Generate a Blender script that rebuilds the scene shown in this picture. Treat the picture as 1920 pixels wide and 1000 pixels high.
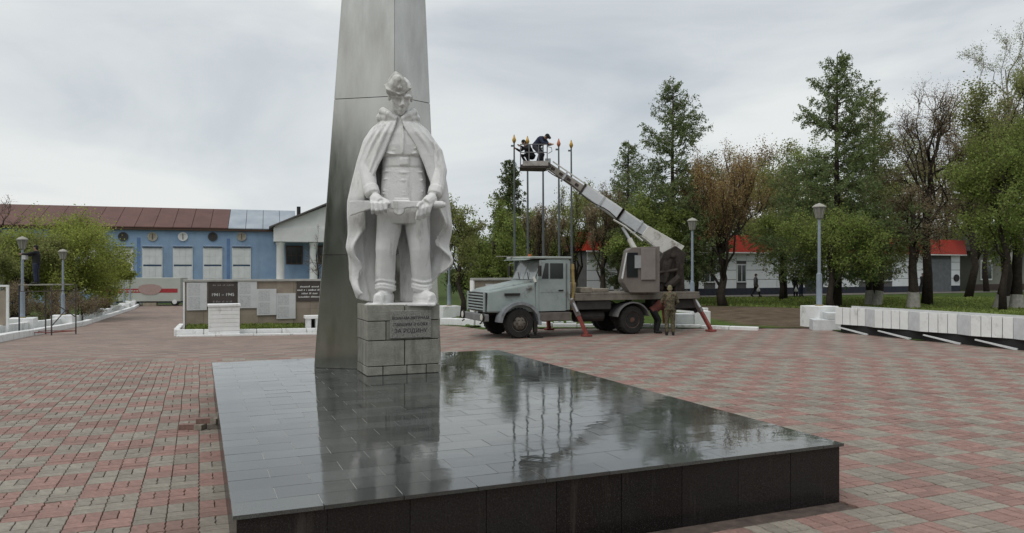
import bpy, math, random
import numpy as np
from mathutils import Vector, Matrix

for o in list(bpy.data.objects):
    bpy.data.objects.remove(o)
SC = bpy.context.scene
COL = SC.collection
R = math.radians
TH = R(22.7)                       # the square, the plinth and the beds all share this heading
CU, SU = math.cos(TH), math.sin(TH)
F = 1402.0                         # focal length in photograph pixels
EYE = 2.3

# ---------------------------------------------------------------- camera
cam_d = bpy.data.cameras.new('camera')
cam = bpy.data.objects.new('camera', cam_d)
COL.objects.link(cam)
cam.location = (0, 0, EYE)
cam.rotation_euler = (R(90), 0, 0)
cam_d.sensor_width = 36
cam_d.lens = 36 * F / 1920
cam_d.shift_y = 5 / 1920
cam_d.clip_end = 3000
SC.camera = cam

# ---------------------------------------------------------------- world: overcast sky
SUN_EL, SUN_AZ = R(58), R(215)     # azimuth clockwise from +Y
world = bpy.data.worlds.new('World')
SC.world = world
world.use_nodes = True
wt = world.node_tree
wt.nodes.clear()
def wn(t, **k):
    n = wt.nodes.new(t)
    for a, b in k.items():
        setattr(n, a, b)
    return n
w_out = wn('ShaderNodeOutputWorld'); w_bg = wn('ShaderNodeBackground')
w_sky = wn('ShaderNodeTexSky', sky_type='NISHITA', sun_disc=False, sun_elevation=SUN_EL, sun_rotation=SUN_AZ)
w_tc = wn('ShaderNodeTexCoord')
w_map = wn('ShaderNodeMapping'); w_map.inputs['Scale'].default_value = (1.0, 1.0, 2.6)
w_map.inputs['Location'].default_value = (3.1, 0.4, 1.7)
w_n1 = wn('ShaderNodeTexNoise'); w_n1.inputs['Scale'].default_value = 2.1; w_n1.inputs['Detail'].default_value = 7; w_n1.inputs['Roughness'].default_value = 0.52
w_n1.inputs['Distortion'].default_value = 0.5
w_r1 = wn('ShaderNodeValToRGB')
w_r1.color_ramp.elements[0].position = 0.34; w_r1.color_ramp.elements[0].color = (0.50, 0.54, 0.58, 1)
w_r1.color_ramp.elements[1].position = 0.62; w_r1.color_ramp.elements[1].color = (0.78, 0.80, 0.79, 1)
e = w_r1.color_ramp.elements.new(0.48); e.color = (0.645, 0.68, 0.70, 1)
w_mx = wn('ShaderNodeMixRGB', blend_type='MIX'); w_mx.inputs[0].default_value = 0.93
w_sc = wn('ShaderNodeMixRGB', blend_type='MULTIPLY'); w_sc.inputs[0].default_value = 1.0; w_sc.inputs[2].default_value = (0.09, 0.09, 0.09, 1)
L = wt.links.new
L(w_tc.outputs['Generated'], w_map.inputs['Vector']); L(w_map.outputs[0], w_n1.inputs['Vector'])
L(w_n1.outputs['Fac'], w_r1.inputs[0]); L(w_sky.outputs[0], w_sc.inputs[1])
L(w_sc.outputs[0], w_mx.inputs[1]); L(w_r1.outputs[0], w_mx.inputs[2])
L(w_mx.outputs[0], w_bg.inputs['Color']); w_bg.inputs['Strength'].default_value = 1.0
L(w_bg.outputs[0], w_out.inputs['Surface'])

sun_d = bpy.data.lights.new('sun', 'SUN')
sun_d.energy = 1.3; sun_d.angle = R(45); sun_d.color = (1, 0.97, 0.93)
sun = bpy.data.objects.new('sun', sun_d); COL.objects.link(sun)
_d = Vector((math.sin(SUN_AZ) * math.cos(SUN_EL), math.cos(SUN_AZ) * math.cos(SUN_EL), math.sin(SUN_EL)))
sun.rotation_euler = (-_d).to_track_quat('-Z', 'Y').to_euler()
sun.location = _d * 60

vs = SC.view_settings
vs.view_transform = 'Standard'; vs.look = 'None'; vs.gamma = 1; vs.exposure = 0.1; vs.use_curve_mapping = False
SC.cycles.max_bounces = 6; SC.cycles.diffuse_bounces = 3; SC.cycles.glossy_bounces = 4
SC.cycles.transparent_max_bounces = 6
SC.cycles.use_denoising = True

# ---------------------------------------------------------------- helpers
def gz(x, y):
    """height of the ground: level near the monument, falling away to the far left"""
    g = 0.0
    if y > 15:
        yy = min(y, 48)
        g = 0.045 * (yy - 15) ** 2 / 16 if yy < 23 else 0.045 * (yy - 19)
        if y > 48: g += 0.0245 * (min(y, 85) - 48)
    t = min(1, max(0, (0 - x) / 8.0)); t = t * t * (3 - 2 * t)
    return -g * t
def uv2w(u, v, o=(0, 0)):
    return (o[0] + u * CU - v * SU, o[1] + u * SU + v * CU)
def w2uv(x, y):
    return (x * CU + y * SU, -x * SU + y * CU)
def at(px, d): return (px - 960) / F * d
def zz(py, d): return EYE + (505 - py) / F * d

MATS = {}
def mat(name, col, rough=0.8, metal=0.0, var=0.15, scale=3.0, bump=0.0, bscale=40.0, col2=None, spec=0.35, island=0.0, translucent=0.0, coat=0.0, streak=None, ior=None, dirt=None, speck=None):
    if name in MATS: return MATS[name]
    m = bpy.data.materials.new(name); m.use_nodes = True
    nt = m.node_tree; b = nt.nodes['Principled BSDF']; lk = nt.links.new
    b.inputs['Roughness'].default_value = rough; b.inputs['Metallic'].default_value = metal
    b.inputs['Specular IOR Level'].default_value = spec
    if ior: b.inputs['IOR'].default_value = ior
    if coat: b.inputs['Coat Weight'].default_value = coat
    tc = nt.nodes.new('ShaderNodeTexCoord')
    n = nt.nodes.new('ShaderNodeTexNoise'); n.inputs['Scale'].default_value = scale; n.inputs['Detail'].default_value = 8; n.inputs['Roughness'].default_value = 0.62
    vec = tc.outputs['Object']
    if streak:
        mp = nt.nodes.new('ShaderNodeMapping'); mp.inputs['Scale'].default_value = streak
        lk(vec, mp.inputs['Vector']); vec = mp.outputs[0]
    lk(vec, n.inputs['Vector'])
    r = nt.nodes.new('ShaderNodeValToRGB')
    c2 = col2 or tuple(c * (1 + var) for c in col); c1 = tuple(c * (1 - var) for c in col) if col2 is None else col
    r.color_ramp.elements[0].position = 0.33; r.color_ramp.elements[0].color = (*c1, 1)
    r.color_ramp.elements[1].position = 0.67; r.color_ramp.elements[1].color = (*c2, 1)
    lk(n.outputs['Fac'], r.inputs[0]); out = r.outputs[0]
    if island:
        ge = nt.nodes.new('ShaderNodeNewGeometry'); oi = nt.nodes.new('ShaderNodeObjectInfo')
        ad = nt.nodes.new('ShaderNodeMath'); ad.operation = 'ADD'; lk(ge.outputs['Random Per Island'], ad.inputs[0]); lk(oi.outputs['Random'], ad.inputs[1])
        fr = nt.nodes.new('ShaderNodeMath'); fr.operation = 'FRACT'; lk(ad.outputs[0], fr.inputs[0])
        mr = nt.nodes.new('ShaderNodeMapRange'); mr.inputs[3].default_value = 1 - island; mr.inputs[4].default_value = 1 + island; lk(fr.outputs[0], mr.inputs[0])
        mu = nt.nodes.new('ShaderNodeMixRGB'); mu.blend_type = 'MULTIPLY'; mu.inputs[0].default_value = 1
        lk(out, mu.inputs[1]); lk(mr.outputs[0], mu.inputs[2]); out = mu.outputs[0]
    if speck:                                   # fine two-tone grain: (colour, threshold, scale)
        sn = nt.nodes.new('ShaderNodeTexNoise'); sn.inputs['Scale'].default_value = speck[2]; sn.inputs['Detail'].default_value = 2; lk(tc.outputs['Object'], sn.inputs['Vector'])
        sr = nt.nodes.new('ShaderNodeMapRange'); sr.inputs[1].default_value = speck[1]; sr.inputs[2].default_value = speck[1] + .08; lk(sn.outputs['Fac'], sr.inputs[0])
        sm = nt.nodes.new('ShaderNodeMixRGB'); lk(sr.outputs[0], sm.inputs[0]); lk(out, sm.inputs[1]); sm.inputs[2].default_value = (*speck[0], 1); out = sm.outputs[0]
    if dirt:                                    # stains with a shape of their own: (colour, lo, hi, scale, stretch, strength)
        ge2 = nt.nodes.new('ShaderNodeNewGeometry'); dm = nt.nodes.new('ShaderNodeMapping'); dm.inputs['Scale'].default_value = dirt[4]; lk(ge2.outputs['Position'], dm.inputs['Vector'])
        dn = nt.nodes.new('ShaderNodeTexNoise'); dn.inputs['Scale'].default_value = dirt[3]; dn.inputs['Detail'].default_value = 9; dn.inputs['Roughness'].default_value = .68; lk(dm.outputs[0], dn.inputs['Vector'])
        dr = nt.nodes.new('ShaderNodeMapRange'); dr.inputs[1].default_value = dirt[1]; dr.inputs[2].default_value = dirt[2]; dr.inputs[4].default_value = dirt[5]; lk(dn.outputs['Fac'], dr.inputs[0])
        dx = nt.nodes.new('ShaderNodeMixRGB'); lk(dr.outputs[0], dx.inputs[0]); lk(out, dx.inputs[1]); dx.inputs[2].default_value = (*dirt[0], 1); out = dx.outputs[0]
    lk(out, b.inputs['Base Color'])
    if bump:
        bn = nt.nodes.new('ShaderNodeTexNoise'); bn.inputs['Scale'].default_value = bscale; bn.inputs['Detail'].default_value = 5; lk(tc.outputs['Object'], bn.inputs['Vector'])
        bp = nt.nodes.new('ShaderNodeBump'); bp.inputs['Strength'].default_value = bump; bp.inputs['Distance'].default_value = 0.02
        lk(bn.outputs['Fac'], bp.inputs['Height']); lk(bp.outputs[0], b.inputs['Normal'])
    if translucent:
        tr = nt.nodes.new('ShaderNodeBsdfTranslucent'); lk(out, tr.inputs['Color'])
        mi = nt.nodes.new('ShaderNodeMixShader'); mi.inputs[0].default_value = translucent
        lk(b.outputs[0], mi.inputs[1]); lk(tr.outputs[0], mi.inputs[2]); lk(mi.outputs[0], nt.nodes['Material Output'].inputs['Surface'])
    MATS[name] = m
    return m

class MB:
    def __init__(s): s.v = []; s.f = []; s.m = []
    def add(s, vs_, fs, mi=0):
        o = len(s.v); s.v.extend(vs_); s.f.extend([tuple(i + o for i in f) for f in fs]); s.m.extend([mi] * len(fs)); return s
    def box(s, x0, x1, y0, y1, z0, z1, mi=0):
        return s.add([(x0, y0, z0), (x1, y0, z0), (x1, y1, z0), (x0, y1, z0), (x0, y0, z1), (x1, y0, z1), (x1, y1, z1), (x0, y1, z1)],
                     [(0, 3, 2, 1), (4, 5, 6, 7), (0, 1, 5, 4), (1, 2, 6, 5), (2, 3, 7, 6), (3, 0, 4, 7)], mi)
    def hexa(s, p, mi=0):
        return s.add([tuple(q) for q in p], [(0, 3, 2, 1), (4, 5, 6, 7), (0, 1, 5, 4), (1, 2, 6, 5), (2, 3, 7, 6), (3, 0, 4, 7)], mi)
    def tube(s, pts, rad, n=6, cap=True, mi=0):
        pts = [Vector(p) for p in pts]
        if not hasattr(rad, '__len__'): rad = [rad] * len(pts)
        o = len(s.v); N = len(pts); prev = None
        for i, p in enumerate(pts):
            t = (pts[min(i + 1, N - 1)] - pts[max(i - 1, 0)])
            t = t.normalized() if t.length > 1e-9 else Vector((0, 0, 1))
            if prev is None:
                a = Vector((0, 0, 1)) if abs(t.z) < 0.9 else Vector((1, 0, 0))
                x = t.cross(a).normalized()
            else:
                x = (prev - t * prev.dot(t))
                x = x.normalized() if x.length > 1e-6 else t.orthogonal().normalized()
            prev = x; y = t.cross(x)
            for k in range(n):
                a = 2 * math.pi * k / n
                s.v.append(tuple(p + (x * math.cos(a) + y * math.sin(a)) * rad[i]))
        for i in range(N - 1):
            for k in range(n):
                k2 = (k + 1) % n
                s.f.append((o + i * n + k, o + i * n + k2, o + (i + 1) * n + k2, o + (i + 1) * n + k)); s.m.append(mi)
        if cap:
            s.f.append(tuple(o + k for k in range(n - 1, -1, -1))); s.m.append(mi)
            s.f.append(tuple(o + (N - 1) * n + k for k in range(n))); s.m.append(mi)
        return s
    def prism(s, poly, a, b, axis='y', mi=0):
        n = len(poly)
        def P(p, c):
            return (p[0], c, p[1]) if axis == 'y' else (p[0], p[1], c) if axis == 'z' else (c, p[0], p[1])
        return s.add([P(p, a) for p in poly] + [P(p, b) for p in poly],
                     [tuple(range(n)), tuple(range(2 * n - 1, n - 1, -1))] + [(i, i + n, (i + 1) % n + n, (i + 1) % n) for i in range(n)], mi)
    def lathe(s, prof, n=16, c=(0, 0, 0), M=None, mi=0):
        o = len(s.v)
        for r, z in prof:
            for k in range(n):
                a = 2 * math.pi * k / n
                p = Vector((r * math.cos(a), r * math.sin(a), z))
                if M: p = M @ p
                s.v.append((p.x + c[0], p.y + c[1], p.z + c[2]))
        N = len(prof)
        for i in range(N - 1):
            for k in range(n):
                k2 = (k + 1) % n
                s.f.append((o + i * n + k, o + i * n + k2, o + (i + 1) * n + k2, o + (i + 1) * n + k)); s.m.append(mi)
        s.f.append(tuple(o + k for k in range(n - 1, -1, -1))); s.f.append(tuple(o + (N - 1) * n + k for k in range(n))); s.m += [mi, mi]
        return s
    def ball(s, c, r, n=12, M=None, mi=0):
        if not hasattr(r, '__len__'): r = (r, r, r)
        h = n // 2; o = len(s.v)
        for i in range(1, h):
            th = math.pi * i / h
            for k in range(n):
                a = 2 * math.pi * k / n
                p = Vector((r[0] * math.sin(th) * math.cos(a), r[1] * math.sin(th) * math.sin(a), r[2] * math.cos(th)))
                if M: p = M @ p
                s.v.append((p.x + c[0], p.y + c[1], p.z + c[2]))
        for q in (r[2], -r[2]):
            p = Vector((0, 0, q)); p = M @ p if M else p
            s.v.append((p.x + c[0], p.y + c[1], p.z + c[2]))
        T = o + (h - 1) * n; B = T + 1
        for i in range(h - 2):
            for k in range(n):
                k2 = (k + 1) % n
                s.f.append((o + i * n + k, o + (i + 1) * n + k, o + (i + 1) * n + k2, o + i * n + k2)); s.m.append(mi)
        for k in range(n):
            k2 = (k + 1) % n
            s.f.append((T, o + k, o + k2)); s.f.append((B, o + (h - 2) * n + k2, o + (h - 2) * n + k)); s.m += [mi, mi]
        return s
    def build(s, name, m, parent=None, smooth=False, bevel=0.0, loc=None, rz=0.0):
        me = bpy.data.meshes.new(name); me.from_pydata(s.v, [], s.f)
        ms = m if isinstance(m, (list, tuple)) else [m]
        for q in ms: me.materials.append(q)
        if len(ms) > 1: me.polygons.foreach_set('material_index', s.m)
        if smooth: me.polygons.foreach_set('use_smooth', [True] * len(s.f))
        me.update()
        o = bpy.data.objects.new(name, me); COL.objects.link(o)
        if parent: o.parent = parent
        if loc is not None: o.location = loc
        if rz: o.rotation_euler = (0, 0, rz)
        if bevel:
            b = o.modifiers.new('bevel', 'BEVEL'); b.width = bevel; b.segments = 2; b.limit_method = 'ANGLE'; b.angle_limit = R(40)
        return o

def tag(o, label=None, cat=None, group=None, kind=None):
    if label: o['label'] = label
    if cat: o['category'] = cat
    if group: o['group'] = group
    if kind: o['kind'] = kind
    return o
def thing(name, label, cat, loc=(0, 0, 0), rz=0.0, group=None):
    o = bpy.data.objects.new(name, None); COL.objects.link(o)
    o.empty_display_size = 0.2
    o.location = loc; o.rotation_euler = (0, 0, rz)
    return tag(o, label, cat, group)
def copy_tree(o, parent=None):
    c = o.copy(); COL.objects.link(c); c.parent = parent
    for ch in o.children: copy_tree(ch, c)
    return c
def text_mesh(name, body, size, m, parent, loc, rot, extrude=0.004, align='CENTER'):
    cu = bpy.data.curves.new(name, 'FONT'); cu.body = body; cu.size = size; cu.align_x = align; cu.align_y = 'CENTER'; cu.extrude = extrude
    t = bpy.data.objects.new(name, cu); COL.objects.link(t)
    dg = bpy.context.evaluated_depsgraph_get(); dg.update()
    me = bpy.data.meshes.new_from_object(t.evaluated_get(dg))
    bpy.data.objects.remove(t); bpy.data.curves.remove(cu)
    me.materials.clear(); me.materials.append(m)
    o = bpy.data.objects.new(name, me); COL.objects.link(o); o.parent = parent; o.location = loc; o.rotation_euler = rot
    return o
def remesh(o, vox, smooth_it=4, fac=0.5):
    r = o.modifiers.new('remesh', 'REMESH'); r.mode = 'VOXEL'; r.voxel_size = vox; r.use_smooth_shade = True
    if smooth_it:
        s = o.modifiers.new('smooth', 'SMOOTH'); s.iterations = smooth_it; s.factor = fac
    return o
def np_mesh(name, V, Fq, mats, parent=None, mi=None, smooth=False):
    """V (n,3), Fq (m,4) quads, made without python loops"""
    me = bpy.data.meshes.new(name); nv, nf = len(V), len(Fq); k = Fq.shape[1]
    me.vertices.add(nv); me.vertices.foreach_set('co', V.astype(np.float32).ravel())
    me.loops.add(nf * k); me.loops.foreach_set('vertex_index', Fq.astype(np.int32).ravel())
    me.polygons.add(nf); me.polygons.foreach_set('loop_start', np.arange(0, nf * k, k, dtype=np.int32)); me.polygons.foreach_set('loop_total', np.full(nf, k, dtype=np.int32))
    for q in mats: me.materials.append(q)
    if mi is not None: me.polygons.foreach_set('material_index', mi.astype(np.int32))
    me.update(calc_edges=True); me.validate()
    o = bpy.data.objects.new(name, me); COL.objects.link(o)
    if parent: o.parent = parent
    return o
# ================================================================ ground, square, lawns
def paver_sheet_mat():
    """far part of the square: the same checker of red and grey pavers, too small to build one by one"""
    m = bpy.data.materials.new('far_pavers'); m.use_nodes = True; nt = m.node_tree; lk = nt.links.new; b = nt.nodes['Principled BSDF']
    b.inputs['Roughness'].default_value = 0.8; b.inputs['Specular IOR Level'].default_value = 0.3
    tc = nt.nodes.new('ShaderNodeTexCoord'); mp = nt.nodes.new('ShaderNodeMapping'); mp.inputs['Rotation'].default_value = (0, 0, -TH)
    lk(tc.outputs['Object'], mp.inputs['Vector'])
    sp = nt.nodes.new('ShaderNodeSeparateXYZ'); lk(mp.outputs[0], sp.inputs[0])
    def fl(sock, per, off):
        a = nt.nodes.new('ShaderNodeMath'); a.operation = 'SUBTRACT'; lk(sock, a.inputs[0]); a.inputs[1].default_value = off
        d = nt.nodes.new('ShaderNodeMath'); d.operation = 'DIVIDE'; lk(a.outputs[0], d.inputs[0]); d.inputs[1].default_value = per
        f = nt.nodes.new('ShaderNodeMath'); f.operation = 'FLOOR'; lk(d.outputs[0], f.inputs[0]); return f.outputs[0]
    ad = nt.nodes.new('ShaderNodeMath'); ad.operation = 'ADD'
    lk(fl(sp.outputs['X'], 2 * PL, 0), ad.inputs[0]); lk(fl(sp.outputs['Y'], PC, 0), ad.inputs[1])
    mo = nt.nodes.new('ShaderNodeMath'); mo.operation = 'MODULO'; lk(ad.outputs[0], mo.inputs[0]); mo.inputs[1].default_value = 2
    ab = nt.nodes.new('ShaderNodeMath'); ab.operation = 'ABSOLUTE'; lk(mo.outputs[0], ab.inputs[0])
    n = nt.nodes.new('ShaderNodeTexNoise'); n.inputs['Scale'].default_value = 0.7; n.inputs['Detail'].default_value = 9; n.inputs['Roughness'].default_value = 0.7; lk(tc.outputs['Object'], n.inputs['Vector'])
    mx = nt.nodes.new('ShaderNodeMixRGB'); lk(ab.outputs[0], mx.inputs[0]); mx.inputs[1].default_value = (0.248, 0.217, 0.182, 1); mx.inputs[2].default_value = (0.258, 0.168, 0.143, 1)
    mr = nt.nodes.new('ShaderNodeMapRange'); mr.inputs[1].default_value = 0.3; mr.inputs[2].default_value = 0.7; mr.inputs[3].default_value = 0.78; mr.inputs[4].default_value = 1.2; lk(n.outputs['Fac'], mr.inputs[0])
    mu = nt.nodes.new('ShaderNodeMixRGB'); mu.blend_type = 'MULTIPLY'; mu.inputs[0].default_value = 1; lk(mx.outputs[0], mu.inputs[1]); lk(mr.outputs[0], mu.inputs[2])
    # each block a shade of its own, and the same stains as the built blocks
    cv = nt.nodes.new('ShaderNodeCombineXYZ'); lk(fl(sp.outputs['X'], PL, 0), cv.inputs[0]); lk(fl(sp.outputs['Y'], PC / 4, 0), cv.inputs[1])
    wnn = nt.nodes.new('ShaderNodeTexWhiteNoise'); wnn.noise_dimensions = '2D'; lk(cv.outputs[0], wnn.inputs['Vector'])
    wr = nt.nodes.new('ShaderNodeMapRange'); wr.inputs[3].default_value = .82; wr.inputs[4].default_value = 1.14; lk(wnn.outputs['Value'], wr.inputs[0])
    m2 = nt.nodes.new('ShaderNodeMixRGB'); m2.blend_type = 'MULTIPLY'; m2.inputs[0].default_value = 1; lk(mu.outputs[0], m2.inputs[1]); lk(wr.outputs[0], m2.inputs[2])
    dn = nt.nodes.new('ShaderNodeTexNoise'); dn.inputs['Scale'].default_value = .55; dn.inputs['Detail'].default_value = 9; dn.inputs['Roughness'].default_value = .68; lk(tc.outputs['Object'], dn.inputs['Vector'])
    dr = nt.nodes.new('ShaderNodeMapRange'); dr.inputs[1].default_value = .50; dr.inputs[2].default_value = .72; dr.inputs[4].default_value = .55; lk(dn.outputs['Fac'], dr.inputs[0])
    dx = nt.nodes.new('ShaderNodeMixRGB'); lk(dr.outputs[0], dx.inputs[0]); lk(m2.outputs[0], dx.inputs[1]); dx.inputs[2].default_value = (.135, .108, .088, 1)
    lk(dx.outputs[0], b.inputs['Base Color'])
    return m
PL, PW, PC = 0.28, 0.14, 0.536      # paver length, width; one colour cell of the weave is PL by PC
M_red = mat('paver_red', (0.272, 0.168, 0.142), 0.78, var=0.2, scale=14, bump=0.35, bscale=90, island=0.15, spec=0.3, dirt=((.135, .108, .088), .50, .74, .55, (1, 1, 1), .55))
M_grey = mat('paver_grey', (0.262, 0.235, 0.197), 0.78, var=0.2, scale=14, bump=0.35, bscale=90, island=0.14, spec=0.3, dirt=((.135, .108, .088), .50, .74, .55, (1, 1, 1), .55))
M_sand = mat('joint_sand', (0.085, 0.064, 0.054), 0.95, var=0.4, scale=9)
M_far = paver_sheet_mat()
M_grass = mat('lawn_grass', (0.045, 0.065, 0.018), 0.95, col2=(0.07, 0.10, 0.025), scale=1.5, bump=0.8, bscale=60, spec=0.1)
M_dirt = mat('bare_earth', (0.10, 0.075, 0.05), 0.95, col2=(0.15, 0.115, 0.08), scale=1.2, bump=0.6, bscale=25, spec=0.1)
M_asph = mat('path_asphalt', (0.15, 0.14, 0.125), 0.9, var=0.15, scale=1.0, bump=0.2, spec=0.2)
M_white = mat('white_limewash', (0.70, 0.71, 0.70), 0.8, col2=(0.80, 0.81, 0.80), scale=2.5, bump=0.25, bscale=30, spec=0.2, dirt=((.28, .26, .22), .56, .74, 1.5, (1.5, 1.5, 1), .75))
M_whiteg = mat('white_painted_concrete', (0.52, 0.54, 0.545), 0.8, col2=(0.68, 0.70, 0.70), scale=3.5, bump=0.2, bscale=30, spec=0.2)

def grid_sheet(name, xs, ys, zf, m, keep=None):
    nx, ny = len(xs), len(ys)
    V = [(x, y, zf(x, y)) for y in ys for x in xs]
    Fs = []
    for j in range(ny - 1):
        for i in range(nx - 1):
            if keep is None or keep((xs[i] + xs[i + 1]) / 2, (ys[j] + ys[j + 1]) / 2):
                Fs.append((j * nx + i, j * nx + i + 1, (j + 1) * nx + i + 1, (j + 1) * nx + i))
    b = MB(); b.add(V, Fs)
    return b.build(name, m, smooth=True)

xs = [-900, -400, -200, -120] + [x for x in range(-90, 91, 5)] + [120, 200, 400, 900]
xs = sorted(set(xs + list(range(-12, 4, 1))))
ys = [-900, -400, -200, -100, -50, -20, 0, 10, 15, 16, 17, 18, 19] + list(range(20, 130, 4)) + [48, 85, 160, 250, 500, 1200]
ys = sorted(set(ys))
tag(grid_sheet('ground', xs, ys, lambda x, y: gz(x, y) - 0.07, M_grass), kind='structure')

# the paved square in the heading of the monument: sheet built in (u, v) and turned by TH
def left_edge(v): return -7.0                    # u of the left kerb line
LU = w2uv(-19.3, 28.2)[0]
def in_square(x, y):
    u, v = w2uv(x, y)
    if u < LU and y > 14: return False
    if y > 95: return False
    if y < 29.2:
        # right edge: the zig-zag planter row
        xr = 11.9 + (26.9 - y) * 0.40
        return x < max(xr, 8) + 0.6 and x > -30 and y > -12 and x < 40
    if u > w2uv(-0.9, 30.4)[0] - 0.4: return False
    return True
def built_zone(x, y): return 3.4 < y < 18.4 and abs(x) < 0.70 * y + 0.9 and abs(x) < 15
us = [LU + i * 1.0 for i in range(0, 60)]
vs_ = [-14 + i * 1.0 for i in range(0, 125)]
b = MB(); nu = len(us)
b.add([(*uv2w(u, v), gz(*uv2w(u, v)) - 0.004) for v in vs_ for u in us],
      [(j * nu + i, j * nu + i + 1, (j + 1) * nu + i + 1, (j + 1) * nu + i) for j in range(len(vs_) - 1) for i in range(nu - 1)
       if in_square(*uv2w(us[i] + .5, vs_[j] + .5)) and not built_zone(*uv2w(us[i] + .5, vs_[j] + .5))])
square = tag(b.build('square', M_far, smooth=True), kind='structure')

# ---- plinth footprint (world corner A, length along u and v)
PA = (-1.94, 5.27); PU, PV, PH = 5.64, 9.28, 0.57
A_uv = w2uv(*PA)
def on_plinth(u, v, mrg=0.0):
    return A_uv[0] - mrg < u < A_uv[0] + PU + mrg and A_uv[1] - mrg < v < A_uv[1] + PV + mrg

# ---- pavers built one by one up to about 20 m
def tri(t): return abs((t % 1.0) * 2 - 1) * 2 - 1
def warp(u, v):
    return (u + 0.010 * tri(v / PW + .25), v + 0.007 * tri(u / PW + .25))
def outline(u0, u1, v0, v1, fine):
    g = 0.004
    a0, a1, b0, b1 = u0 + g, u1 - g, v0 + g, v1 - g
    if not fine: return [(a0, b0), (a1, b0), (a1, b1), (a0, b1)]
    nu_ = max(2, round((u1 - u0) / 0.07)); nv_ = max(2, round((v1 - v0) / 0.07))
    p = [(a0 + (a1 - a0) * i / nu_, b0) for i in range(nu_)] + [(a1, b0 + (b1 - b0) * i / nv_) for i in range(nv_)]
    p += [(a1 - (a1 - a0) * i / nu_, b1) for i in range(nu_)] + [(a0, b1 - (b1 - b0) * i / nv_) for i in range(nv_)]
    return p
cells = []
h = PC / 4
rngp = random.Random(4)
def cell_pavers(i, j):
    u0, v0 = i * PL, j * PC
    return [(u0, u0 + PL, v0, v0 + h), (u0, u0 + PL, v0 + h, v0 + 2 * h), (u0, u0 + PW, v0 + 2 * h, v0 + PC), (u0 + PW, u0 + PL, v0 + 2 * h, v0 + PC)]
plist = []
for i in range(-70, 110):
    for j in range(-20, 60):
        x, y = uv2w((i + .5) * PL, (j + .5) * PC)
        if not (2.5 < y < 19.5 and abs(x) < 0.70 * y + 2.2 and abs(x) < 16): continue
        if on_plinth((i + .5) * PL, (j + .5) * PC, 0.0): continue
        for q in cell_pavers(i, j):
            uc, vc = (q[0] + q[1]) / 2, (q[2] + q[3]) / 2
            if on_plinth(uc, vc, 0.03): continue
            x, y = uv2w(uc, vc)
            px, py = 960 + x / y * F, 505 + EYE / y * F
            vis = 8 < px < 1912 and py < 992
            if vis:                                    # hidden behind the plinth?
                zt = EYE - PH; k = zt / EYE
                vis = not on_plinth(*w2uv(x * k, y * k))
            plist.append((y, vis, q, (i // 2 + j) % 2 == 0))
plist.sort(key=lambda t: (not t[1], t[0]))
def paver_geo(q, fine, c=None):
    ol = [warp(*p) for p in outline(*q, fine)]
    cu_, cv_ = (q[0] + q[1]) / 2, (q[2] + q[3]) / 2
    n = len(ol); ins = 0.93
    dz = rngp.uniform(-.0025, .002) - (.006 if rngp.random() < .05 else 0); tu, tv = rngp.gauss(0, .008), rngp.gauss(0, .011)
    V = []
    for lvl, zt in ((0, 0.0), (1, -0.007), (1, -0.03)):
        for (u, v) in ol:
            du, dv = u - cu_, v - cv_
            if lvl == 0: du, dv = du * (1 - .005 / max(.03, abs(du) + .02)), dv * (1 - .005 / max(.03, abs(dv) + .02))
            z = zt + dz + tu * du + tv * dv
            if c is None:
                x, y = uv2w(cu_ + du, cv_ + dv); V.append((x, y, z + (gz(x, y) if y > 15 else 0)))
            else:
                x, y = uv2w(du, dv); V.append((x, y, z))
    Fs = [tuple(range(n))]
    for r_ in range(2):
        Fs += [(r_ * n + k, (r_ + 1) * n + k, (r_ + 1) * n + (k + 1) % n, r_ * n + (k + 1) % n) for k in range(n)]
    return V, Fs
rest = MB()
for idx, (y, vis, q, red) in enumerate(plist):
    if idx < 290:
        V, Fs = paver_geo(q, True, 1); b = MB(); b.add(V, Fs)
        x, yy = uv2w((q[0] + q[1]) / 2, (q[2] + q[3]) / 2)
        b.build('paver', M_red if red else M_grey, square, loc=(x, yy, 0))
    else:
        V, Fs = paver_geo(q, y < 12)
        rest.add(V, Fs, 0 if red else 1)
tag(rest.build('paver_field', [M_red, M_grey], square), 'red and grey wavy pavers laid in a basket weave', kind='stuff')
b = MB(); us2 = [i * 2.0 for i in range(-10, 13)]
b.add([(x, y, gz(x, y) - 0.022) for y in [-2, 4, 10, 15, 16, 17, 18, 19, 20.6] for x in [-17.2, -12, -8, -6, -4, -2, 0, 4, 8, 12, 17.2]],
      [(j * 11 + i, j * 11 + i + 1, (j + 1) * 11 + i + 1, (j + 1) * 11 + i) for j in range(8) for i in range(10)])
b.build('joint_bed', M_sand, square)
# narrow strips of sheet between the built pavers' ragged end and the far sheet
tag(square, kind='structure')

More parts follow.
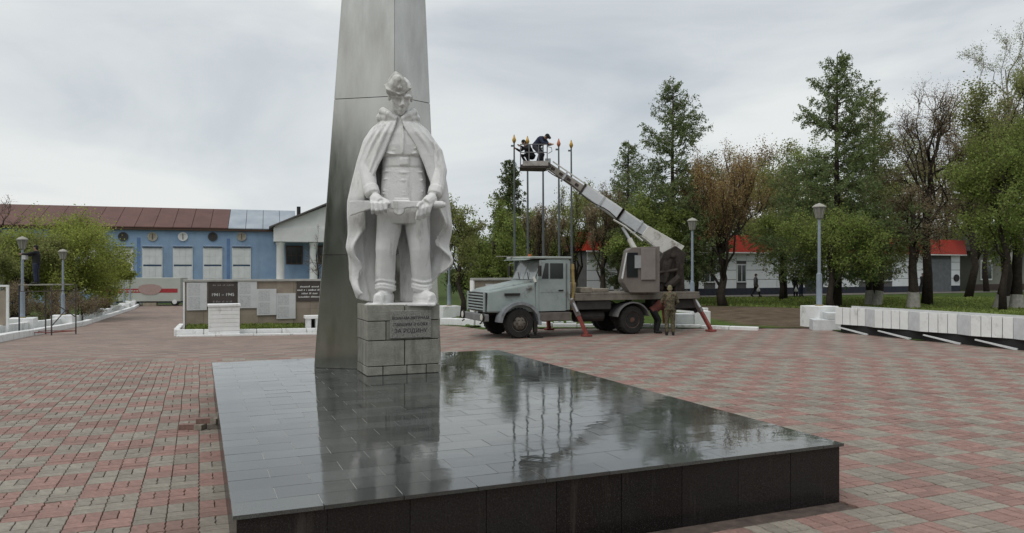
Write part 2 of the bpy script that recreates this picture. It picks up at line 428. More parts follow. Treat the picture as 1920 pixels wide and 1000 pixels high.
# ---- right lawn, dirt, path
def lz(x, y):
    t = min(1, max(0, (y - 29) / 25)); z = 0.02 + 0.16 * t
    z += 0.30 * math.exp(-((x - 12.5) / 4.0) ** 2 - ((y - 37) / 4.5) ** 2)
    z += 0.18 * math.exp(-((x - 22) / 6.0) ** 2 - ((y - 34) / 5.0) ** 2)
    k = min(1, max(0, (x + 1) / 3)); return gz(x, y) * (1 - k) + z * k
def lawn_mat():
    m = bpy.data.materials.new('lawn_ground'); m.use_nodes = True; nt = m.node_tree; lk = nt.links.new; b = nt.nodes['Principled BSDF']
    b.inputs['Roughness'].default_value = 0.95; b.inputs['Specular IOR Level'].default_value = 0.1
    tc = nt.nodes.new('ShaderNodeTexCoord')
    n = nt.nodes.new('ShaderNodeTexNoise'); n.inputs['Scale'].default_value = 1.6; n.inputs['Detail'].default_value = 8; lk(tc.outputs['Object'], n.inputs['Vector'])
    g = nt.nodes.new('ShaderNodeValToRGB'); g.color_ramp.elements[0].position = .35; g.color_ramp.elements[1].position = .65
    g.color_ramp.elements[0].color = (0.055, 0.080, 0.020, 1); g.color_ramp.elements[1].color = (0.085, 0.135, 0.030, 1); lk(n.outputs['Fac'], g.inputs[0])
    d = nt.nodes.new('ShaderNodeValToRGB'); d.color_ramp.elements[0].position = .3; d.color_ramp.elements[1].position = .7
    d.color_ramp.elements[0].color = (0.085, 0.062, 0.042, 1); d.color_ramp.elements[1].color = (0.15, 0.115, 0.08, 1); lk(n.outputs['Fac'], d.inputs[0])
    # the trodden patch of earth: an ellipse with a ragged edge
    mp = nt.nodes.new('ShaderNodeMapping'); mp.inputs['Location'].default_value = (-11.7 / 3.4, -36 / 8.5, 0); mp.inputs['Scale'].default_value = (1 / 3.4, 1 / 8.5, 0); lk(tc.outputs['Object'], mp.inputs['Vector'])
    ln = nt.nodes.new('ShaderNodeVectorMath'); ln.operation = 'LENGTH'; lk(mp.outputs[0], ln.inputs[0])
    n2 = nt.nodes.new('ShaderNodeTexNoise'); n2.inputs['Scale'].default_value = 0.5; n2.inputs['Detail'].default_value = 7; lk(tc.outputs['Object'], n2.inputs['Vector'])
    a = nt.nodes.new('ShaderNodeMath'); a.operation = 'ADD'; lk(ln.outputs['Value'], a.inputs[0]); lk(n2.outputs['Fac'], a.inputs[1])
    mr = nt.nodes.new('ShaderNodeMapRange'); mr.inputs[1].default_value = 1.32; mr.inputs[2].default_value = 1.62; lk(a.outputs[0], mr.inputs[0])
    mx = nt.nodes.new('ShaderNodeMixRGB'); lk(mr.outputs[0], mx.inputs[0]); lk(d.outputs[0], mx.inputs[1]); lk(g.outputs[0], mx.inputs[2]); lk(mx.outputs[0], b.inputs['Base Color'])
    bn = nt.nodes.new('ShaderNodeTexNoise'); bn.inputs['Scale'].default_value = 30; bn.inputs['Detail'].default_value = 4; lk(tc.outputs['Object'], bn.inputs['Vector'])
    bp = nt.nodes.new('ShaderNodeBump'); bp.inputs['Strength'].default_value = 0.8; bp.inputs['Distance'].default_value = 0.05; lk(bn.outputs['Fac'], bp.inputs['Height']); lk(bp.outputs[0], b.inputs['Normal'])
    return m
M_lawn = lawn_mat()
xs = [-2 + i * 1.0 for i in range(0, 76)]; ys = [14 + i * 1.0 for i in range(0, 66)]
tag(grid_sheet('lawn', xs, ys, lz, M_lawn, keep=lambda x, y: not in_square(x, y) and (y > 28.5 or x > 12.2 + (26.9 - y) * .4)), kind='structure')
b = MB()                                           # asphalt path in front of the shop
for k in range(30):
    t0, t1 = -12 + k * 2.4, -12 + (k + 1) * 2.4
    p = [uv2w(t, v, (14.0, 55.2)) for t, v in ((t0, 0), (t1, 0), (t1, 3.4), (t0, 3.4))]
    b.add([(x, y, lz(x, y) + 0.03) for x, y in p], [(0, 1, 2, 3)])
tag(b.build('path', M_asph), kind='structure')

# ---- white kerbs
kerb = bpy.data.objects.new('kerb', None); COL.objects.link(kerb); tag(kerb, kind='structure')
rk = random.Random(8)
def kerb_line(p0, p1, hgt=0.16, wid=0.22, step=1.0, zf=gz, m=None, base=0.0):
    p0, p1 = Vector((*p0, 0)), Vector((*p1, 0)); Ld = (p1 - p0).length; d = (p1 - p0) / Ld; n = Vector((-d.y, d.x, 0))
    k = max(1, round(Ld / step))
    for i in range(k):
        a, c = p0 + d * (Ld * i / k + .012), p0 + d * (Ld * (i + 1) / k - .012)
        j = rk.uniform(-.02, .02); hh = hgt + rk.uniform(-.012, .012)
        mid = (a + c) / 2
        q = []
        for zt in (0, 1):
            for (pp, s_) in ((a, -1), (c, -1), (c, 1), (a, 1)):
                w = pp + n * (s_ * wid / 2 + j); z = zf(w.x, w.y) + base + (hh if zt else -.08)
                q.append((w.x - mid.x, w.y - mid.y, z))
        MB().hexa(q).build('kerb_stone', m or M_white, kerb, bevel=0.02, loc=(mid.x, mid.y, 0))
# ================================================================ polished granite plinth
def granite_mat():
    m = bpy.data.materials.new('wet_granite'); m.use_nodes = True; nt = m.node_tree; lk = nt.links.new; b = nt.nodes['Principled BSDF']
    tc = nt.nodes.new('ShaderNodeTexCoord'); ge = nt.nodes.new('ShaderNodeNewGeometry'); oi = nt.nodes.new('ShaderNodeObjectInfo')
    n = nt.nodes.new('ShaderNodeTexNoise'); n.inputs['Scale'].default_value = 160; n.inputs['Detail'].default_value = 3; lk(ge.outputs['Position'], n.inputs['Vector'])
    r = nt.nodes.new('ShaderNodeValToRGB'); r.color_ramp.elements[0].position = .35; r.color_ramp.elements[1].position = .7
    r.color_ramp.elements[0].color = (0.030, 0.034, 0.033, 1); r.color_ramp.elements[1].color = (0.095, 0.102, 0.098, 1); lk(n.outputs['Fac'], r.inputs[0])
    mr = nt.nodes.new('ShaderNodeMapRange'); mr.inputs[3].default_value = .75; mr.inputs[4].default_value = 1.3; lk(oi.outputs['Random'], mr.inputs[0])
    mu = nt.nodes.new('ShaderNodeMixRGB'); mu.blend_type = 'MULTIPLY'; mu.inputs[0].default_value = 1; lk(r.outputs[0], mu.inputs[1]); lk(mr.outputs[0], mu.inputs[2]); lk(mu.outputs[0], b.inputs['Base Color'])
    n2 = nt.nodes.new('ShaderNodeTexNoise'); n2.inputs['Scale'].default_value = 1.1; n2.inputs['Detail'].default_value = 7; n2.inputs['Roughness'].default_value = .65; lk(ge.outputs['Position'], n2.inputs['Vector'])
    r2 = nt.nodes.new('ShaderNodeMapRange'); r2.inputs[1].default_value = .38; r2.inputs[2].default_value = .66; r2.inputs[3].default_value = .02; r2.inputs[4].default_value = .115; lk(n2.outputs['Fac'], r2.inputs[0]); lk(r2.outputs[0], b.inputs['Roughness'])
    b.inputs['IOR'].default_value = 1.62; b.inputs['Specular IOR Level'].default_value = .5
    n3 = nt.nodes.new('ShaderNodeTexNoise'); n3.inputs['Scale'].default_value = 5; n3.inputs['Detail'].default_value = 2; lk(ge.outputs['Position'], n3.inputs['Vector'])
    bp = nt.nodes.new('ShaderNodeBump'); bp.inputs['Strength'].default_value = .05; bp.inputs['Distance'].default_value = .02; lk(n3.outputs['Fac'], bp.inputs['Height']); lk(bp.outputs[0], b.inputs['Normal'])
    return m
M_gran = granite_mat()
M_side = mat('black_granite', (0.013, 0.012, 0.012), 0.25, var=0.5, scale=60, spec=0.35, island=0.35, speck=((.05, .048, .046), .60, 130), dirt=((.11, .10, .09), .56, .74, 1.0, (5, 5, .35), .55))
M_grout = mat('pale_grout', (0.40, 0.40, 0.38), 0.9, var=0.3, scale=8)
M_core = mat('plinth_core', (0.05, 0.05, 0.05), 0.9)

plinth = thing('granite_plinth', 'wide low plinth of polished dark granite slabs reflecting the sky', 'plinth', (*PA, 0), TH)
MB().box(0.03, PU - .03, 0.03, PV - .03, -.05, PH - .03).build('core', M_grout, plinth)
MB().box(.03, PU - .03, .03, PV - .03, PH - .027, PH - .004).build('grout_bed', M_grout, plinth)
rg = random.Random(12)
TU, TV = 0.6, 0.31
nv_ = round(PV / TV); tv = (PV + .05) / nv_
for j in range(nv_):
    off = (j % 2) * 0.3
    cuts = [-.03] + [c for c in [off + TU * k for k in range(0, 11)] if .12 < c < PU - .1] + [PU + .03]
    for k in range(len(cuts) - 1):
        x0, x1 = cuts[k] + .003, cuts[k + 1] - .003
        y0, y1 = -.03 + j * tv + .0022, -.03 + (j + 1) * tv - .0022
        cx, cy = (x0 + x1) / 2, (y0 + y1) / 2
        a_, b_, c_ = rg.gauss(0, .0018), rg.gauss(0, .0018), rg.gauss(0, .0004)
        q = [(x - cx, y - cy, z + (a_ * (x - cx) + b_ * (y - cy) + c_ if z > -.01 else 0)) for z in (-.012, 0) for x, y in ((x0, y0), (x1, y0), (x1, y1), (x0, y1))]
        if cx < .3 or cx > PU - .3 or j in (0, nv_ - 1): q = [(x, y, z if z > -.01 else -.030) for x, y, z in q]
        MB().hexa(q).build('granite_slab', M_gran, plinth, loc=(cx, cy, PH))
def side_row(n_, length, mk):
    w = length / n_
    for k in range(n_): mk(k * w + .003, (k + 1) * w - .003)
zs0, zs1 = -.04, PH - .032
side_row(9, PU, lambda a, c: MB().box(a, c, 0.0 + rg.uniform(0, .003), .03, zs0, zs1).build('facing_slab', M_side, plinth))
side_row(9, PU, lambda a, c: MB().box(a, c, PV - .03, PV, zs0, zs1).build('facing_slab', M_side, plinth))
side_row(15, PV - .07, lambda a, c: MB().box(0, .03, a + .035, c + .035, zs0, zs1).build('facing_slab', M_side, plinth))
side_row(15, PV - .07, lambda a, c: MB().box(PU - .03, PU, a + .035, c + .035, zs0, zs1).build('facing_slab', M_side, plinth))

# ================================================================ steel obelisk
def steel_mat():
    m = bpy.data.materials.new('sheet_steel'); m.use_nodes = True; nt = m.node_tree; lk = nt.links.new; b = nt.nodes['Principled BSDF']
    ge = nt.nodes.new('ShaderNodeNewGeometry'); oi = nt.nodes.new('ShaderNodeObjectInfo')
    mp = nt.nodes.new('ShaderNodeMapping'); mp.inputs['Scale'].default_value = (2.2, 2.2, .5); lk(ge.outputs['Position'], mp.inputs['Vector'])
    n = nt.nodes.new('ShaderNodeTexNoise'); n.inputs['Scale'].default_value = 1.2; n.inputs['Detail'].default_value = 8; n.inputs['Roughness'].default_value = .6; lk(mp.outputs[0], n.inputs['Vector'])
    r = nt.nodes.new('ShaderNodeValToRGB'); r.color_ramp.elements[0].position = .3; r.color_ramp.elements[1].position = .7
    r.color_ramp.elements[0].color = (0.40, 0.39, 0.36, 1); r.color_ramp.elements[1].color = (0.58, 0.575, 0.54, 1); lk(n.outputs['Fac'], r.inputs[0])
    mr = nt.nodes.new('ShaderNodeMapRange'); mr.inputs[3].default_value = .88; mr.inputs[4].default_value = 1.05; lk(oi.outputs['Random'], mr.inputs[0])
    mu = nt.nodes.new('ShaderNodeMixRGB'); mu.blend_type = 'MULTIPLY'; mu.inputs[0].default_value = 1; lk(r.outputs[0], mu.inputs[1]); lk(mr.outputs[0], mu.inputs[2]); lk(mu.outputs[0], b.inputs['Base Color'])
    b.inputs['Metallic'].default_value = 1; 
    rr = nt.nodes.new('ShaderNodeMapRange'); rr.inputs[1].default_value = .3; rr.inputs[2].default_value = .7; rr.inputs[3].default_value = .15; rr.inputs[4].default_value = .27; lk(n.outputs['Fac'], rr.inputs[0]); lk(rr.outputs[0], b.inputs['Roughness'])
    n3 = nt.nodes.new('ShaderNodeTexNoise'); n3.inputs['Scale'].default_value = .9; n3.inputs['Detail'].default_value = 2; lk(ge.outputs['Position'], n3.inputs['Vector'])
    bp = nt.nodes.new('ShaderNodeBump'); bp.inputs['Strength'].default_value = .12; bp.inputs['Distance'].default_value = .05; lk(n3.outputs['Fac'], bp.inputs['Height']); lk(bp.outputs[0], b.inputs['Normal'])
    return m
M_steel = steel_mat(); M_seam = mat('dark_seam', (0.03, 0.028, 0.026), 0.7)
ob_base = [Vector(p) for p in ((-3.47, 13.10), (-2.01, 12.79), (-1.275, 13.53), (-2.74, 13.84))]
ob_c = sum(ob_base, Vector((0, 0))) / 4
ob = thing('steel_obelisk', 'tall tapering obelisk clad in dull grey steel sheets behind the soldier statue', 'obelisk', (ob_c.x, ob_c.y, PH))
def ob_ring(z, grow=0.0):
    k = 1 - (1 - .66) * z / 6.52
    sh = Vector((.095, 0)) * (z / 6.52)
    out = []
    for p in ob_base:
        q = (p - ob_c); q = q * (k + grow / q.length) + sh
        out.append((q.x, q.y, z))
    return out
seams = [0.0, 1.98, 4.72, 7.4, 10.0, 12.6]
core = MB(); core.hexa([*ob_ring(-.02, -.02), *ob_ring(12.6, -.02)]).build('core', M_seam, ob)
for i in range(len(seams) - 1):
    a, c = ob_ring(seams[i] + .006), ob_ring(seams[i + 1] - .006)
    for k in range(4):
        k2 = (k + 1) % 4
        p = [Vector(a[k]), Vector(a[k2]), Vector(c[k2]), Vector(c[k])]
        e_ = (p[1] - p[0]).normalized() * .004
        p = [p[0] + e_, p[1] - e_, p[2] - e_, p[3] + e_]
        nrm = (p[1] - p[0]).cross(p[3] - p[0]).normalized()
        MB().hexa([*[q - nrm * .012 for q in (p[0], p[1])], *[q for q in (p[1], p[0])], *[q - nrm * .012 for q in (p[3], p[2])], *[q for q in (p[2], p[3])]]).build('steel_sheet', M_steel, ob)
t = ob_ring(12.6); MB().add(t + [(sum(q[0] for q in t) / 4, sum(q[1] for q in t) / 4, 13.4)], [(0, 1, 4), (1, 2, 4), (2, 3, 4), (3, 0, 4), (3, 2, 1, 0)]).build('tip', M_steel, ob)

# ================================================================ stone pedestal
M_stone = mat('grey_limestone', (0.20, 0.195, 0.17), 0.85, col2=(0.30, 0.295, 0.26), scale=5, bump=0.45, bscale=35, island=0.14, spec=0.25, dirt=((.10, .095, .08), .52, .72, 1.6, (3, 3, .7), .8))
M_joint = mat('dark_joint', (0.035, 0.032, 0.028), 0.95)
M_plaq = mat('speckled_plaque', (0.12, 0.12, 0.11), 0.6, col2=(0.34, 0.33, 0.31), scale=38, bump=0.1, spec=0.4)
M_lett = mat('dark_lettering', (0.035, 0.035, 0.034), 0.7)
PEDW, PEDD, PEDH = 1.22, 0.80, 1.155
ped = thing('pedestal', 'grey limestone block pedestal with inscribed plaque under the white statue', 'pedestal', (-2.335, 12.05, PH), TH)
MB().box(.02, PEDW - .02, .02, PEDD - .02, -.01, PEDH - .015).build('core', M_joint, ped)
g = .007
rows = [(0.0, .15, (.26, .66, .99)), (.15, .57, (.62,)), (.57, .885, (.31, .93)), (.885, PEDH, (.62,))]
for z0, z1, cuts in rows:
    c = [0, *cuts, PEDW]
    for k in range(len(c) - 1):
        x0, x1 = c[k] + (g if k else 0), c[k + 1] - (g if k < len(c) - 2 else 0)
        pr = rg.uniform(-.006, .004)
        MB().box(x0, x1, pr, .30, z0 + g * .9, z1 - g * .9).build('stone_block', M_stone, ped, bevel=.008)
    for y0, y1 in ((.30 + g, PEDD),):
        for x0, x1 in ((0 + rg.uniform(-.004, .004), .3), (PEDW - .3, PEDW + rg.uniform(-.004, .004))):
            MB().box(x0, x1, y0, y1, z0 + g * .9, z1 - g * .9).build('stone_block', M_stone, ped, bevel=.008)
    MB().box(.3 + g, PEDW - .3 - g, PEDD - .25, PEDD, z0 + g, z1 - g).build('stone_block', M_stone, ped, bevel=.008)
pq = MB().box(.37, 1.06, -.028, -.003 + .012, .60, 1.05).build('plaque', M_plaq, ped, bevel=.006)
pq['label'] = 'speckled stone plaque with three lines of dark lettering'
for k, (s_, sz) in enumerate((('ВОИНАМ-ВЯТИЧАМ', .064), ('ПАВШИМ В БОЯХ', .068), ('ЗА РОДИНУ', .094))):
    text_mesh('lettering', s_, sz, M_lett, pq, (.715, -.0285, .925 - k * .105), (R(90), 0, 0), .003)

# ================================================================ soldier statue
M_stat = mat('white_statue_paint', (0.66, 0.66, 0.65), 0.6, col2=(0.77, 0.77, 0.76), scale=4, bump=0.35, bscale=30, spec=0.35, dirt=((.27, .26, .23), .53, .72, 1.6, (3.2, 3.2, .7), .75))
SX, SY = uv2w(.655, .40, (-2.335, 12.05))
st = thing('soldier_statue', 'white painted statue of a soldier in cape and side cap holding a gun across', 'statue', (SX, SY, PH + PEDH - .005), R(7))
st.scale = (1.0, 1.0, 1.015)
fig = MB()
def loft(b, rings, n=28, cap=True):
    """rings: (cx, cy, z, rx, ry, power)"""
    o = len(b.v)
    for cx, cy, z, rx, ry in rings:
        for k in range(n):
            a = 2 * math.pi * k / n; ca, sa = math.cos(a), math.sin(a)
            b.v.append((cx + rx * math.copysign(abs(ca) ** .8, ca), cy + ry * math.copysign(abs(sa) ** .8, sa), z))
    N = len(rings)
    for i in range(N - 1):
        for k in range(n):
            k2 = (k + 1) % n; b.f.append((o + i * n + k, o + i * n + k2, o + (i + 1) * n + k2, o + (i + 1) * n + k)); b.m.append(0)
    b.f.append(tuple(o + k for k in range(n - 1, -1, -1))); b.f.append(tuple(o + (N - 1) * n + k for k in range(n))); b.m += [0, 0]
# tunic: hips, belt, chest, shoulders
loft(fig, [(.05, -.05, 1.32, .40, .24), (.05, -.05, 1.5, .40, .25), (.05, -.05, 1.75, .395, .245), (.05, -.05, 2.05, .375, .235), (.05, -.05, 2.22, .36, .225),
           (.05, -.05, 2.255, .352, .215), (.05, -.05, 2.26, .36, .235), (.05, -.05, 2.40, .36, .235), (.05, -.05, 2.405, .352, .215),
           (.05, -.055, 2.44, .385, .255), (.05, -.06, 2.6, .41, .265), (.05, -.05, 2.8, .40, .25), (.03, -.02, 2.95, .32, .20), (.0, .0, 3.06, .25, .18), (-.02, .0, 3.12, .16, .15)])
fig.box(-.05 + .05, .05 + .08, -.30, -.2, 2.275, 2.385)                                # buckle
fig.tube([(.04, -.318, 2.46), (.05, -.33, 2.7), (.03, -.27, 2.93)], [.018, .022, .02], 6)  # tunic placket
for x0, z0, x1, z1 in ((-.28, 2.50, -.05, 2.44), (.36, 2.52, .12, 2.45), (-.22, 2.58, .0, 2.50), (.32, 2.62, .18, 2.52)):
    fig.tube([(x0, -.23, z0), ((x0 + x1) / 2, -.30, (z0 + z1) / 2 - .02), (x1, -.30, z1)], [.008, .017, .008], 6)
for zf in (2.15, 2.02, 1.83, 1.78):
    fig.tube([(-.3, -.22, zf + .03), (.05, -.285, zf), (.38, -.22, zf + .02)], [.01, .016, .01], 6)
# legs and boots
for s_, (hx, kx, ax_, tx, ty) in ((-1, (-.18, -.245, -.26, -.36, -.34)), (1, (.28, .32, .35, .52, -.30))):
    fig.tube([(hx, -.04, 1.5), (hx + .2 * (kx - hx), -.07, 1.25), (kx, -.11, .88), (kx, -.10, .80), (ax_, -.03, .48), (ax_, -.0, .32), (ax_, -.0, .2)],
             [.22, .21, .175, .168, .170, .158, .148], 16)
    fig.ball((kx, -.17, .9), (.12, .09, .12), 12)                                        # knee
    for z_, r_ in ((.37, .168), (.30, .166), (.25, .172)):                                # boot creases
        fig.tube([(ax_ + .165 * math.cos(a), .165 * math.sin(a) - .01, z_ + .02 * math.sin(a * 2 + s_)) for a in [i * math.pi / 8 for i in range(17)]], .022, 6)
    d = Vector((tx - ax_, ty, 0)).normalized()
    A0 = Vector((ax_, 0, .10)) - d * .12
    fig.tube([A0, A0 + d * .14, A0 + d * .3, A0 + d * .43, A0 + d * .50], [.125, .13, .115, .10, .06], 14)
    fig.tube([A0 + Vector((0, 0, -.06)), A0 + d * .3 + Vector((0, 0, -.06)), A0 + d * .5 + Vector((0, 0, -.06))], [.115, .115, .085], 12)
# ground slab under the boots
fig.box(-.58, .58, -.38, .25, -.03, .012)
# arms
armL = [(-.33, -.02, 2.80), (-.50, -.06, 2.50), (-.55, -.14, 2.20), (-.50, -.28, 1.92), (-.44, -.37, 1.76)]
armR = [(.36, -.02, 2.80), (.57, -.06, 2.50), (.64, -.14, 2.20), (.61, -.28, 1.92), (.56, -.37, 1.76)]
for arm, cx_ in ((armL, 1), (armR, -1)):
    fig.tube(arm, [.13, .145, .14, .122, .105], 14)
    a, c = Vector(arm[-2]), Vector(arm[-1]); d = (c - a).normalized()
    fig.tube([c - d * .15, c - d * .02], [.135, .128], 14)                                # cuff
# hands: palm and separate fingers round the gun
def hand(b, wrist, palm, spread, curl, sgn, fr=.033):
    w, p = Vector(wrist), Vector(palm); b.tube([w, (w + p) / 2, p], [.085, .105, .09], 10)
    sp = Vector(spread)
    for k in range(4):
        o = p + sp * ((k - 1.5) * .072)
        pts = [o - (p - w).normalized() * .04]
        for c in curl: pts.append(o + Vector(c) * (1.0 - abs(k - 1.2) * .09))
        b.tube(pts, [fr, fr, fr * .95, fr * .8][:len(pts)], 8)
    b.tube([w + sp * sgn * .05, p + sp * sgn * .13 + Vector((0, -.03, .02)), p + sp * sgn * .17 + Vector((0, -.08, -.03))], [.035, .032, .024], 8)
hand(fig, (-.43, -.39, 1.74), (-.33, -.48, 1.63), (1, 0, .05), [(0, -.11, -.02), (0, -.12, -.13), (0, -.04, -.19)], 1)
hand(fig, (.55, -.39, 1.74), (.42, -.50, 1.63), (.85, .1, .25), [(-.02, -.05, -.08), (-.05, -.04, -.19), (-.07, .0, -.27)], -1)
# neck and head (looks down and to its left)
HM = Matrix.Translation((-.02, -.05, 3.1)) @ Matrix.Rotation(R(10), 4, 'Z') @ Matrix.Rotation(R(26), 4, 'X')
def H(p): return tuple(HM @ Vector(p))
H3 = HM.to_3x3()
fig.tube([(-.02, .0, 2.95), (-.02, -.03, 3.15), H((0, .02, .2))], [.15, .135, .13], 14)
fig.ball(H((0, .02, .43)), (.185, .225, .235), 18, H3)                                   # skull
fig.ball(H((0, -.045, .27)), (.148, .165, .185), 16, H3)                                  # lower face
fig.ball(H((0, -.06, .175)), (.128, .125, .105), 14, H3); fig.ball(H((0, -.15, .115)), (.06, .05, .045), 12, H3)                                   # chin
for s_ in (-1, 1):
    fig.ball(H((s_ * .095, -.125, .275)), (.05, .045, .06), 10, H3)                       # cheek
    fig.tube([H((s_ * .02, -.213, .395)), H((s_ * .085, -.205, .402)), H((s_ * .15, -.145, .385))], [.03, .034, .026], 8)  # brow
    fig.ball(H((s_ * .078, -.170, .338)), (.038, .022, .02), 10, H3)                      # eyelid
    fig.ball(H((s_ * .185, .03, .33)), (.028, .055, .085), 10, H3)                        # ear
fig.tube([H((0, -.205, .39)), H((0, -.235, .32)), H((0, -.268, .262))], [.022, .028, .038], 8)   # nose
for s_ in (-1, 1): fig.ball(H((s_ * .03, -.235, .252)), (.024, .03, .02), 8, H3)
fig.tube([H((-.048, -.19, .186)), H((0, -.212, .200)), H((.048, -.19, .186))], [.012, .02, .012], 8)
fig.tube([H((-.045, -.185, .166)), H((0, -.208, .168)), H((.045, -.185, .166))], [.012, .021, .012], 8)
figure = remesh(fig.build('figure', M_stat, st), .0135, 3)
# side cap: a folded ridge, tilted over one ear
cap = MB()
def caploop(z, rx, ry0, ry1, n=20, sq=0.0):
    out = []
    for k in range(n):
        a = 2 * math.pi * k / n; x, y = rx * math.cos(a), math.sin(a); y = y * (ry1 if y > 0 else ry0); out.append((x, y + .01, z))
    return out
lp = [caploop(.40, .194, .242, .24), caploop(.49, .200, .252, .255), caploop(.59, .165, .256, .252), caploop(.67, .092, .245, .24), caploop(.715, .030, .20, .20)]
CM = HM @ Matrix.Rotation(R(-7), 4, 'Y')
o = len(cap.v)
for l_ in lp: cap.v += [tuple(CM @ Vector(p)) for p in l_]
for i in range(4):
    for k in range(20):
        k2 = (k + 1) % 20; cap.f.append((i * 20 + k, i * 20 + k2, (i + 1) * 20 + k2, (i + 1) * 20 + k)); cap.m.append(0)
cap.f.append(tuple(range(19, -1, -1))); cap.f.append(tuple(80 + k for k in range(20))); cap.m += [0, 0]
cap.tube([tuple(CM @ Vector(p)) for p in ((.0, -.255, .44), (.19, -.14, .50), (.21, .05, .53), (.12, .22, .50))], [.02, .022, .022, .02], 6)
cap.tube([tuple(CM @ Vector(p)) for p in ((.0, -.255, .44), (-.19, -.14, .50), (-.21, .05, .53), (-.12, .22, .50))], [.02, .022, .022, .02], 6)
for k in range(5):
    a = math.pi / 2 + k * 2 * math.pi / 5
    cap.tube([tuple(CM @ Vector((0, -.262, .545))), tuple(CM @ Vector((.04 * math.cos(a), -.256, .545 + .04 * math.sin(a))))], [.018, .006], 5)
remesh(cap.build('side_cap', mat('weathered_statue_paint', (0.30, 0.285, 0.255), 0.8, col2=(0.68, 0.68, 0.66), scale=9, bump=.3, bscale=30), st), .012, 2)
# cape: one thick draped sheet
def lerp_tab(tab, z):
    for (z0, a), (z1, c) in zip(tab, tab[1:]):
        if z0 >= z >= z1: return a + (c - a) * (z0 - z) / (z0 - z1)
    return tab[-1][1] if z < tab[-1][0] else tab[0][1]
XL = [(3.08, -.24), (3.0, -.38), (2.9, -.50), (2.7, -.63), (2.37, -.73), (1.93, -.83), (1.68, -.88), (1.4, -.88), (.9, -.87), (.4, -.83), (0, -.68)]
XR = [(3.08, .20), (3.0, .34), (2.9, .46), (2.7, .60), (2.46, .69), (2.0, .79), (1.7, .83), (1.3, .86), (.9, .83), (.5, .72), (0, .55)]
YB = [(3.08, .17), (2.9, .24), (2.4, .26), (0, .27)]
YF = [(3.08, .22), (2.95, .31), (2.8, .355), (2.4, .37), (1.75, .42), (1.6, .36), (1.2, .27), (.6, .24), (0, .2)]
PLt = [(3.08, 264), (2.9, 262), (2.6, 252), (2.3, 242), (2.1, 236), (1.85, 226), (1.6, 226), (1.2, 222), (.8, 206), (.3, 212), (0, 212)]
PRt = [(3.08, -84), (2.9, -80), (2.6, -66), (2.3, -56), (2.1, -52), (1.85, -46), (1.6, -40), (1.2, -30), (.8, -12), (.3, -8), (0, -8)]
def zb(ph):
    if ph < 20: return .50
    if ph < 60: return .50 - .48 * (ph - 20) / 40
    if ph < 140: return .02
    if ph < 200: return .02 + .10 * (ph - 140) / 60
    return .12 + .2 * (ph - 200) / 50
NP, NZ = 150, 90
cp = MB(); grid = {}
for side in (0, 1):
    for i in range(NZ + 1):
        t = i / NZ
        for j in range(NP + 1):
            sj = j / NP
            z = 3.08 - t * 3.06
            for _ in range(2):
                ph = lerp_tab(PRt, z) * (1 - sj) + lerp_tab(PLt, z) * sj
                z = 3.08 - t * (3.08 - zb(ph))
            ph = lerp_tab(PRt, z) * (1 - sj) + lerp_tab(PLt, z) * sj
            xl, xr = lerp_tab(XL, z), lerp_tab(XR, z); cx, rx = (xl + xr) / 2, (xr - xl) / 2
            a = R(ph); low = min(1, max(0, (3.0 - z) / 1.6)); vlow = min(1, max(0, (1.65 - z) / .7))
            fold = .010 * low * math.sin(ph * .16 + 1.3 * z) + .022 * low * math.sin(ph * .075 - 1.1 * z + 1) + .012 * low * math.sin(ph * .29 + .6 * z)
            edge = max(0, 1 - min(sj, 1 - sj) * 7)
            fold += edge * vlow * .10 * math.sin(z * 9.0 + (0 if sj > .5 else 1.4)) - edge * low * .012
            if z > 2.95: fold += .03 * math.sin(ph * .12) * (z - 2.95) / .13
            th = .045 * (1 if side else 0)
            ex, ey = rx + fold - th, (lerp_tab(YB, z) if math.sin(a) > 0 else lerp_tab(YF, z)) + fold - th
            x, y = cx + ex * math.cos(a), ey * math.sin(a)
            if edge and vlow: x += edge * vlow * .07 * math.sin(z * 9.0 + (0.9 if sj > .5 else 2.0))
            grid[side, i, j] = len(cp.v); cp.v.append((x, y, z))
for i in range(NZ):
    for j in range(NP):
        cp.f.append((grid[0, i, j], grid[0, i, j + 1], grid[0, i + 1, j + 1], grid[0, i + 1, j]))
        cp.f.append((grid[1, i, j], grid[1, i + 1, j], grid[1, i + 1, j + 1], grid[1, i, j + 1])); cp.m += [0, 0]
    for j in (0, NP):
        q = (grid[0, i, j], grid[0, i + 1, j], grid[1, i + 1, j], grid[1, i, j]); cp.f.append(q if j == 0 else q[::-1]); cp.m.append(0)
for j in range(NP):
    cp.f.append((grid[0, 0, j], grid[1, 0, j], grid[1, 0, j + 1], grid[0, 0, j + 1])); cp.f.append((grid[0, NZ, j], grid[0, NZ, j + 1], grid[1, NZ, j + 1], grid[1, NZ, j])); cp.m += [0, 0]
